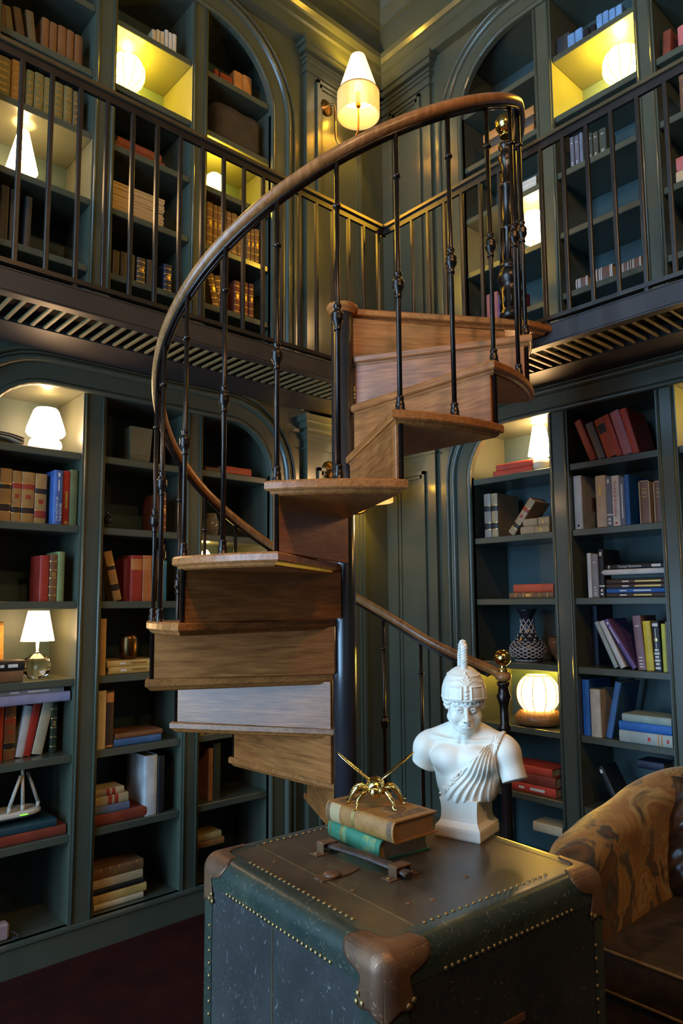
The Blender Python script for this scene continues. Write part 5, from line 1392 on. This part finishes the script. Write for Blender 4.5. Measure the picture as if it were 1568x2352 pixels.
# gathered border of the drapery
b = MB(); rs = random.Random(3)
def chest_y(x, z):
    lo_, hi_ = -.10, .0
    for _ in range(24):
        m_ = (lo_ + hi_) / 2
        if float(torso(np.float32(x), np.float32(m_), np.float32(z))) > 0: lo_ = m_
        else: hi_ = m_
    return lo_
for i in range(46):
    z = .094 + .062 * rs.random(); x = .066 - (.225 - z) * .88 + rs.uniform(-.011, .005); r = rs.uniform(.0022, .0042)
    b.ball((x, chest_y(x, z) - .003, z), r, 8, 6)
o = b.build('floral_border', PLASTER, bust, None, TOR); o['kind'] = 'stuff'
def head(X, Y, Z):
    d = ell(X, Y, Z, (0, .010, .084), (.0455, .056, .058))
    d = smin(d, ell(X, Y, Z, (0, -.012, .048), (.0375, .038, .054)), .016)
    d = smin(d, ell(X, Y, Z, (0, -.0400, .0065), (.0125, .0105, .0095)), .010)
    for s in (-1, 1):
        d = smin(d, cap_(X, Y, Z, (s * .032, .000, .030), (s * .011, -.034, .006), .0112, .0092), .010)
        d = smin(d, ell(X, Y, Z, (s * .0230, -.0345, .0360), (.0140, .0115, .0150)), .010)
        d = smin(d, cap_(X, Y, Z, (s * .0285, -.0425, .0675), (s * .0065, -.0520, .0665), .0042), .007)
        d = smax(d, -ell(X, Y, Z, (s * .0165, -.0575, .0555), (.0125, .0100, .0078)), .004)
    d = smin(d, cap_(X, Y, Z, (0, -.0495, .0690), (0, -.0625, .0335), .0040, .0056), .0055)
    for s in (-1, 1):
        d = smin(d, ell(X, Y, Z, (s * .0062, -.0545, .0315), (.0046, .0062, .0042)), .0025)
        d = smin(d, ell(X, Y, Z, (s * .0168, -.0440, .0548), (.0090, .0082, .0072)), .0012)
        for a_, c_ in (((s * .0075, -.0500, .0558), (s * .0125, -.0535, .0597)), ((s * .0125, -.0535, .0597), (s * .0198, -.0525, .0600)), ((s * .0198, -.0525, .0600), (s * .0268, -.0450, .0560))):
            d = smin(d, cap_(X, Y, Z, a_, c_, .0017), .0012)
        for a_, c_ in (((s * .0080, -.0500, .0545), (s * .0150, -.0518, .0502)), ((s * .0150, -.0518, .0502), (s * .0262, -.0455, .0540))):
            d = smin(d, cap_(X, Y, Z, a_, c_, .0012), .0012)
        d = smax(d, -(cap_(X, Y, Z, (s * .0166, -.0565, .0552), (s * .0166, -.0502, .0552), .0014)), .0008)
        d = smax(d, -cap_(X, Y, Z, (s * .0030, -.0640, .0285), (s * .0040, -.0570, .0300), .0013), .0012)
    d = smin(d, ell(X, Y, Z, (0, -.0455, .0175), (.0165, .0085, .0105)), .008)
    for s in (-1, 1): d = smin(d, cap_(X, Y, Z, (s * .0012, -.0545, .0215), (s * .0120, -.0490, .0188), .0026, .0012), .0022)
    d = smin(d, ell(X, Y, Z, (0, -.0520, .0142), (.0098, .0044, .0034)), .0025)
    d = smax(d, -cap_(X, Y, Z, (-.0130, -.0520, .0178), (.0130, -.0520, .0178), .0010), .0012)
    d = smax(d, -cap_(X, Y, Z, (0, -.0585, .0280), (0, -.0565, .0240), .0012), .002)
    # curls under the helmet rim
    for k in range(15):
        ph = -1.35 + 2.7 * k / 14; r0 = .0495; zz = .0745 + .003 * math.cos(k * 2.1) - .004 * abs(ph)
        d = smin(d, ell(X, Y, Z, (r0 * math.sin(ph), .008 - .0585 * math.cos(ph), zz), (.0062, .0062, .0056)), .0015)
        if abs(ph) > .95: d = smin(d, ell(X, Y, Z, (r0 * .97 * math.sin(ph), .009 - .057 * math.cos(ph), zz - .011), (.0052, .0055, .0062)), .0015)
    d = smin(d, cap_(X, Y, Z, (0, .010, .045), (0, .006, -.02), .033, .030), .012)
    return d
HLOC = (0.0, 0.0, .2485)
sdf_mesh('head', head, (-.060, -.075, -.020), (.060, .075, .125), .00115, PLASTER, bust, HLOC, HEADROT)
def helmet(X, Y, Z):
    ph = np.arctan2(X / .053, -(Y - .006) / .064)
    d = ell(X, Y, Z, (0, .006, .094), (.0525, .0635, .0605))
    d = smin(d, ell(X, Y, Z, (0, .006, .080), (.0535, .0640, .060)), .01)
    ap = np.abs(ph)
    pan = sst(.36 - np.abs(ap - .52), 0, .04) * sst(.0175 - np.abs(Z - .0975), 0, .003)
    fr = pan * (1 - sst(.36 - np.abs(ap - .52), .07, .11) * sst(.0175 - np.abs(Z - .0975), .0035, .0055))
    vis = sst(1.15 - ap, 0, .05) * sst(.121 + .006 * np.cos(ph * 1.2) - Z, 0, .002)
    d = d - .0020 * vis - .0012 * pan - .0018 * fr
    d = d - .0022 * np.exp(-((Z - .1345) / .0022) ** 2)
    d = d - .0016 * np.exp(-((Z - .0790) / .0016) ** 2)
    d = smax(d, (.0775 - .010 * sst(ap, 1.0, 1.6) - .022 * sst(ap, 1.6, 2.2)) - Z, .001)
    def onh(p, z, e=.0): 
        r = math.sqrt(max(.05, 1 - ((z - .094) / .0605) ** 2)); return ((.0525 * r + .0025 + e) * math.sin(p), .006 - (.0635 * r + .0025 + e) * math.cos(p), z)
    for s in (-1, 1):
        pts = [onh(s * (.05 + .11 * i), .1125 + .013 * math.sin(PI * min(1, i / 8.5) ** .8)) for i in range(9)]
        for a_, c_ in zip(pts, pts[1:]): d = smin(d, cap_(X, Y, Z, a_, c_, .0015), .001)
        for (p1, z1) in ((.05, .138), (.13, .135), (.20, .129)):
            d = smin(d, cap_(X, Y, Z, onh(s * .01, .114), onh(s * p1, z1), .0012, .0022), .001)
    d = smin(d, cap_(X, Y, Z, onh(0, .114), onh(0, .143), .0014, .0024), .001)
    d = smin(d, cap_(X, Y, Z, onh(0, .112), onh(0, .080), .0032, .0026), .002)
    for z in (.104, .094, .086): d = smin(d, ell(X, Y, Z, onh(0, z, .001), (.0048, .0035, .0036)), .001)
    return d
sdf_mesh('helmet', helmet, (-.062, -.076, .044), (.062, .078, .162), .00120, PLASTER, bust, HLOC, HEADROT)
def crest(X, Y, Z):
    pts = [(0, -.012, .150), (0, -.015, .172), (0, -.014, .200), (0, .012, .2075), (0, .045, .198), (0, .072, .170), (0, .084, .130)]
    d = None
    for a_, c_ in zip(pts, pts[1:]):
        q = cap_(X * .95, Y, Z, a_, c_, .0092); d = q if d is None else smin(d, q, .004)
    d = smax(d, np.abs(X) - .0088, .003)
    return d - .0009 * np.sin(Z * 900) * np.sin(X * 420 + 1.5) * (Z > .165)
sdf_mesh('crest', crest, (-.014, -.030, .135), (.014, .098, .222), .0014, PLASTER, bust, HLOC, HEADROT)
# ================================================================ velvet armchair
def velvet(name, cols, scale, dist=3.2, rough=.55, sheen=.6):
    if name in MATS: return MATS[name]
    m = bpy.data.materials.new(name); m.use_nodes = True; MATS[name] = m
    nt = m.node_tree; N = nt.nodes; L = nt.links; b = N['Principled BSDF']
    tc = N.new('ShaderNodeTexCoord'); n = N.new('ShaderNodeTexNoise'); n.inputs['Scale'].default_value = scale; n.inputs['Detail'].default_value = 5; n.inputs['Distortion'].default_value = dist; n.inputs['Roughness'].default_value = .55
    L.new(tc.outputs['Object'], n.inputs['Vector']); cr = N.new('ShaderNodeValToRGB'); e = cr.color_ramp.elements
    while len(e) < len(cols): e.new(.5)
    for i, (p, c) in enumerate(cols): e[i].position = p; e[i].color = (*c, 1)
    L.new(n.outputs['Fac'], cr.inputs[0]); L.new(cr.outputs[0], b.inputs['Base Color']); b.inputs['Roughness'].default_value = rough
    b.inputs['Sheen Weight'].default_value = sheen; b.inputs['Sheen Roughness'].default_value = .35; b.inputs['Sheen Tint'].default_value = (.9, .6, .35, 1)
    return m
V_ARM = velvet('marbled_velvet', [(.26, (.025, .012, .006)), (.37, (.15, .055, .015)), (.43, (.040, .040, .038)), (.48, (.36, .18, .05)), (.54, (.27, .11, .025)), (.60, (.44, .26, .085)), (.70, (.05, .022, .008))], 3.0, 2.3)
V_SEAT = velvet('brown_velvet', [(.3, (.012, .006, .004)), (.5, (.028, .013, .007)), (.62, (.055, .026, .010)), (.75, (.014, .007, .005))], 6, 2.0, .6, .25)
V_DARK = velvet('dark_brown_velvet', [(.3, (.014, .008, .006)), (.55, (.040, .018, .010)), (.7, (.09, .042, .02))], 8, 2.4, .30, .5)
PIPING = mat('brass_piping', (.28, .17, .07), (.18, .10, .04), rough=.5, scale=30)
chair = thing('velvet_armchair', 'marbled brown velvet armchair beside the trunk, against the bookcase', 'armchair', (2.62, .84, 0))
ox, oy = 2.62, .84
# path of the arm-back-arm shell, inner line to the seat; height rises towards the back
path = []
for x in lin(2.06, 2.72, 16): path.append((x, 1.270))
for i in range(1, 9): a = PI / 2 * i / 9; path.append((2.72 + .30 * math.sin(a), 1.270 - .30 + .30 * math.cos(a)))
for y in lin(.97, .71, 6): path.append((3.02, y))
for i in range(1, 9): a = PI / 2 * i / 9; path.append((3.02 - .30 + .30 * math.cos(a), .71 - .30 * math.sin(a)))
for x in lin(2.72, 2.06, 16): path.append((x, .41))
rows = []; m = len(path); rs = random.Random(5)
dist = [0]
for i in range(1, m): dist.append(dist[-1] + math.hypot(path[i][0] - path[i - 1][0], path[i][1] - path[i - 1][1]))
for i, (x, y) in enumerate(path):
    a = Vector(path[max(i - 1, 0)]); c = Vector(path[min(i + 1, m - 1)]); t = (c - a).normalized(); nin = Vector((t.y, -t.x))
    D = min(dist[i], dist[-1] - dist[i]); top = .735 + .125 * min(1, D / .80) ** .9
    e = min(1, D / .12); ease = .55 + .45 * math.sqrt(max(0, 1 - (1 - e) ** 2)); bulge = 1.0
    prof = [(.098, .20), (.104, .40), (.098, .50), (.088, .60), (.080, top - .14), (.086, top - .095), (.090, top - .055), (.076, top - .022), (.045, top - .004), (.0, top), (-.045, top - .008), (-.082, top - .035), (-.098, top - .085), (-.088, top - .14), (-.066, top - .18), (-.062, .50), (-.062, .25), (-.060, .09), (.05, .09)]
    row = []
    for k, (u, z) in enumerate(prof):
        wv = .005 * math.sin(dist[i] * 21 + k * 1.1) + .004 * math.sin(dist[i] * 43 + k * 2.3)
        uu = u * ease + wv * (.4 < z); zz = z if z < .45 else .45 + (z - .45) * (.86 + .14 * min(1, ease * 1.02))
        row.append((x + nin.x * uu - ox, y + nin.y * uu - oy, zz))
    rows.append(row)
b = MB(); b.strip(rows, True, True)
for r_, fl in ((rows[0], False), (rows[-1], True)):     # rounded front ends
    cx = sum(p[1] for p in r_) / len(r_); ends = []
    for k, (sc, dx) in enumerate(((.86, -.028), (.60, -.046), (.28, -.055))):
        ends.append([(p[0] + dx, cx + (p[1] - cx) * sc, .42 + (p[2] - .42) * (1 - (1 - sc) * .35)) for p in r_])
    b.strip([r_] + ends, True, True); o = len(b.v); b.f.append([o - len(r_) + k for k in range(len(r_))]); b.s.append(True)
sh = b.build('arm_and_back', V_ARM, chair)
ss = sh.modifiers.new('smooth', 'SUBSURF'); ss.levels = 1; ss.render_levels = 2
b = MB(); b.bevbox(2.085 - ox, 3.0 - ox, .48 - oy, 1.20 - oy, .10, .335, .02); b.build('seat_base', V_SEAT, chair)
# seat cushion: puffed box
rows = []; n = 20
def puff(x0, x1, y0, y1, z0, z1, amp):
    b = MB(); nx, ny = 22, 18
    def P(i, j, topside):
        u, v = i / nx, j / ny; e = (min(u, 1 - u) * 2) ** .35 * (min(v, 1 - v) * 2) ** .35
        x = x0 + (x1 - x0) * u; y = y0 + (y1 - y0) * v
        z = (z1 + amp * e if topside else z0) + .004 * math.sin(u * 17 + v * 9) * e
        return (x - ox, y - oy, z)
    b.strip([[P(i, j, True) for j in range(ny + 1)] for i in range(nx + 1)], True)
    ring = [(0, j) for j in range(ny + 1)] + [(i, ny) for i in range(1, nx + 1)] + [(nx, j) for j in range(ny - 1, -1, -1)] + [(i, 0) for i in range(nx - 1, 0, -1)]
    cxm, cym = (x0 + x1) / 2 - ox, (y0 + y1) / 2 - oy
    def bul(p, q): return (p[0] + (p[0] - cxm) * .018, p[1] + (p[1] - cym) * .018, q)
    tp = [P(i, j, True) for i, j in ring]
    b.strip([tp, [bul(p, (z0 + z1) / 2) for p in tp], [(p[0], p[1], z0) for p in tp]], True, True)
    return b
ct = puff(2.075, 2.93, .50, 1.185, .345, .462, .022).build('seat_cushion', V_SEAT, chair)
for z in (.462, .347):
    pts = [(2.075, .50), (2.93, .50), (2.93, 1.185), (2.075, 1.185)]
    b = MB(); b.tube([(x - ox, y - oy, z) for x, y in pts], .006, 6, closed=True); b.build('piping', PIPING, ct)
for sx, sy in ((2.13, .47), (2.13, 1.21), (2.97, .47), (2.97, 1.21)):
    MB().lathe([(.018, 0), (.024, .10)], 12, c=(sx - ox, sy - oy, 0)).build('leg', LAMPWOOD, chair)
# crumpled scatter cushion
pil = thing('velvet_cushion', 'crumpled dark brown velvet cushion on the armchair seat', 'cushion', (2.74, 1.03, .655), (R_(6), R_(-62), R_(12)))
def pill(X, Y, Z):
    ax_, ay = np.abs(X / .20), np.abs(Y / .19)
    th = .085 * (np.clip(1 - ax_ ** 2.4, 0, 1) * np.clip(1 - ay ** 2.4, 0, 1)) ** .42 + .004
    w = .010 * np.sin(X * 38 + 2.2 * np.sin(Y * 19)) + .008 * np.sin(Y * 46 + 1.7 * np.sin(X * 23)) + .004 * np.sin((X + Y) * 95)
    d = np.abs(Z) - th - w * np.clip(1.1 - .5 * (ax_ + ay), .2, 1)
    return np.maximum(d * .6, np.maximum(np.abs(X) - .205 + .012 * np.cos(Y * 30), np.abs(Y) - .195 + .012 * np.cos(X * 27)))
sdf_mesh('cushion_cover', pill, (-.23, -.22, -.14), (.23, .22, .14), .006, V_DARK, pil)

# ================================================================ small things on the shelves
def place(Wf, s, out, z): return Wf(s, -out, z + .0005)
RZ = -PI / 2
# lattice vase
t = thing('lattice_vase', 'white scalloped lattice vase with dark neck, beside the brown bowl', 'vase', place(RW, -2.238, .13, 1.178))
MB().lathe([(.055, .0), (.062, .006), (.088, .030), (.098, .062), (.094, .085), (.060, .125), (.038, .165), (.030, .205), (.034, .245), (.052, .272), (.058, .285), (.054, .285)], 32, caps=False).build('vase_body', mat('dark_glaze', (.02, .02, .022), rough=.15), t)
vm = mat('pale_lattice', (.52, .46, .42), (.42, .36, .33), rough=.5, scale=30)
for k in range(15):
    z = .034 + .0095 * k if k < 9 else .124 + .0215 * (k - 9)
    r0 = float(np.interp(z, [.03, .062, .085, .125, .165, .205, .245], [.091, .1005, .0965, .0645, .0425, .0345, .038]))
    nn = 15 if k < 9 else 8; pts = []
    for i in range(nn * 6):
        a = 2 * PI * (i + 3 * (k % 2)) / (nn * 6); ph = (i % 6) / 6; pts.append((r0 * math.cos(a), r0 * math.sin(a), z - (.010 if k < 9 else .022) * abs(math.sin(PI * ph))))
    MB().tube(pts, .0030 if k < 9 else .0034, 6, closed=True).build('scallop_row', vm, t)
MB().lathe([(.060, .0), (.068, .004), (.070, .012), (.064, .018)], 32, flute=(16, .05)).build('foot', vm, t)
# bowl
t = thing('brown_bowl', 'brown glazed bowl beside the lattice vase', 'bowl', place(RW, -2.07, .20, 1.178))
MB().lathe([(.03, 0), (.035, .01), (.06, .05), (.075, .10), (.07, .135), (.066, .135), (.07, .10), (.055, .055), (.02, .02), (0, .02)], 28).build('bowl_body', mat('brown_glaze', (.16, .06, .025), rough=.2), t)
# brass cup on the yellow books
t = thing('brass_cup', 'dark brass cup standing on two flat yellow books', 'cup', place(LW, 1.553, .09, 1.178 + .062))
MB().lathe([(.030, 0), (.034, .004), (.042, .03), (.046, .065), (.043, .10), (.037, .122), (.0355, .122), (.041, .10), (.044, .065), (.04, .03), (.02, .006), (0, .006)], 28).build('cup_body', mat('dark_brass', (.16, .085, .03), rough=.3, metal=1.0), t)
# glass block
t = thing('glass_tumbler', 'amber glass tumbler on the top shelf of the middle bay', 'tumbler', place(LW, 1.572, .10, 2.205))
b = MB(); b.strip([sq(.046, .0), sq(.050, .01), sq(.058, .175)], False, True); b.f.append([0, 1, 2, 3]); b.s.append(False); b.strip([sq(.058, .175), sq(.053, .175), sq(.044, .04)], False, True); b.f.append([20, 21, 22, 23]); b.s.append(False)
b.build('tumbler_glass', mat('amber_glass', (.55, .45, .22), rough=.08, trans=.65), t)
# gilt frame
t = thing('picture_frame', 'gilt picture frame leaning at the back of the crystal lamp shelf', 'picture frame', place(LW, .945, .20, 1.178), (R_(-6), 0, 0))
b = MB(); w, h_, e = .075, .255, .022
b.bevbox(-w, w, 0, .018, 0, e, .004); b.bevbox(-w, w, 0, .018, h_ - e, h_, .004); b.bevbox(-w, -w + e, 0, .018, 0, h_, .004); b.bevbox(w - e, w, 0, .018, 0, h_, .004); b.build('gilt_molding', mat('gilt_wood', (.55, .34, .10), (.42, .24, .06), rough=.35, metal=.6, scale=40), t)
MB().box(-w + e, w - e, .006, .012, e, h_ - e).build('picture', mat('dim_picture', (.10, .08, .05), (.04, .03, .02), scale=30), t)
# router
t = thing('wifi_router', 'white router with three raised antennas on the low shelf', 'router', place(LW, 1.03, .035, .504 + .098))
P = [(.135 * math.copysign(abs(math.cos(a)) ** .7, math.cos(a)), .075 + .070 * math.copysign(abs(math.sin(a)) ** .7, math.sin(a))) for a in [2 * PI * i / 32 for i in range(32)]]
WP_ = mat('white_plastic', (.62, .58, .48), rough=.4)
loftpoly(MB(), [(inset(P, .02), .0), (P, .012), (P, .022), (inset(P, .01), .03)]).build('router_body', WP_, t)
for (x, y, lx_, lz) in ((-.010, .02, .045, .125), (.048, .03, -.004, .17), (.118, .05, -.045, .13)):
    MB().tube([(x, y, .026), (x, y, .052)], .0085, 10).build('antenna_hinge', WP_, t); MB().tube([(x, y, .050), (x + lx_, y + .01, .05 + lz)], [.0085, .0065], 10).build('antenna', WP_, t)
MB().box(.03, .062, .0035, .010, .014, .018).build('status_light', mat('green_led', (.2, .9, .05), emis=.8, ecol=(.35, 1, .05)), t)
# adapter and its cable
t = thing('power_adapter', 'small pale power adapter on the empty lowest shelf', 'adapter', place(LW, .985, .03, .129))
MB().bevbox(-.05, .05, 0, .05, 0, .07, .01).build('adapter_body', mat('pale_plastic', (.34, .24, .24), rough=.45), t)
MB().tube(smooth_path([(.05, .02, .03), (.075, .0, .02), (.08, -.01, .006), (.06, .02, .004), (.02, .09, .004)], 5), .003, 6).build('cable', INK, t)
# cushion on the arch shelf
t = thing('dark_cushion', 'dark rounded bolster on the shelf above the small dome lamp', 'bolster', place(LW, 2.14, .16, 4.117))
def bol(X, Y, Z): return smax(np.sqrt(np.maximum(np.abs(X) - .105, 0) ** 2 + np.maximum(np.abs(Y) - .04, 0) ** 2 + np.maximum(np.abs(Z - .135) - .065, 0) ** 2) - .07 + .004 * np.sin(X * 40) * np.sin(Z * 35), np.abs(X) - .168, .02)
sdf_mesh('bolster_cover', bol, (-.19, -.13, -.01), (.19, .13, .29), .007, mat('dark_cloth', (.028, .022, .018), (.04, .03, .024), rough=.8, scale=20), t)
# paper bundles
pm = mat('old_paper', (.55, .38, .17), (.42, .27, .11), rough=.85, scale=20, stretch=(1, 1, 60))
for k, (z, h_, lab) in enumerate(((0, .085, 'lower thick bundle of old papers behind the railing'), (.086, .080, 'upper thick bundle of old papers behind the railing'))):
    t = thing('paper_bundle', lab, 'papers', place(LW, 1.535, .045, 3.453 + z), (0, 0, R_(1.5 * (1 - 2 * k))))
    b = MB(); rs = random.Random(k)
    for i in range(7):
        e = rs.uniform(-.004, .004); b.bevbox(-.15 + e, .135 + e, rs.uniform(0, .004), .20, h_ * i / 7, h_ * (i + 1) / 7 - .001, .001)
    o = b.build('paper_leaves', pm, t); o['kind'] = 'stuff'
# jar and trinket
t = thing('glass_jar', 'speckled glass jar behind the stair balusters', 'jar', place(LW, 2.02, .11, 1.865))
MB().lathe([(.03, 0), (.036, .006), (.042, .05), (.038, .09), (.026, .105), (.028, .125), (.024, .125), (.034, .09), (.037, .05), (.02, .01), (0, .01)], 20, flute=(10, .03)).build('jar_glass', mat('smoky_glass', (.6, .55, .40), rough=.1, trans=.7), t)
t = thing('dark_trinket', 'small dark shiny trinket on the shelf beside the rust book', 'trinket', place(LW, 1.425, .08, 1.865))
MB().lathe([(.022, 0), (.024, .005), (.010, .012), (.016, .03), (.020, .045), (.012, .062), (.006, .07), (.010, .08), (0, .088)], 16).build('trinket_body', mat('black_gloss', (.015, .012, .012), rough=.1), t)
# open book on the mushroom shelf
t = thing('open_book', 'dark open book with curled leaves beside the mushroom lamp', 'book', place(LW, .93, .02, 2.205))
for k in range(4):
    b = MB(); rows = []
    for i in range(11):
        u = i / 10; x = -.09 + .17 * u; z = .006 + .008 * k + .022 * math.sin(PI * (u * .9 + .1)) * (1 - .12 * k); rows.append([(x, 0, z), (x, .12, z), (x, .12, z + .003), (x, 0, z + .003)])
    b.strip(rows, True, True); b.f += [[0, 1, 2, 3], [40, 41, 42, 43]]; b.s += [False, False]; b.build('curled_leaf', mat('dark_leaf', (.05, .045, .04), (.02, .018, .016), rough=.6, scale=20) if k % 2 else PAGES, t)
# added unseen pendants: warm fill on stair and walls from above the viewer
for i, (x, y, lab) in enumerate(((.15, -.25, 'added unseen pendant for warm fill, high over the trunk side'), (1.1, -1.5, 'added unseen pendant for warm fill, high over the far end'))):
    t = thing('fill_pendant', lab, 'lamp', (x, y, 4.55))
    MB().tube([(0, 0, .2), (0, 0, ZC - 4.55)], .008, 8).build('rod', OLDBRASS, t)
    MB().lathe([(.05, -.12), (.14, -.08), (.17, 0), (.14, .09), (.05, .16), (.02, .2)], 28).build('glass_shade', glow('lit_fill_pendant', (1.0, .66, .34), 4.0), t)
    point('fill_pendant_light', (0, 0, -.20), 95 if i else 105, FILL_PEND, .10, t)
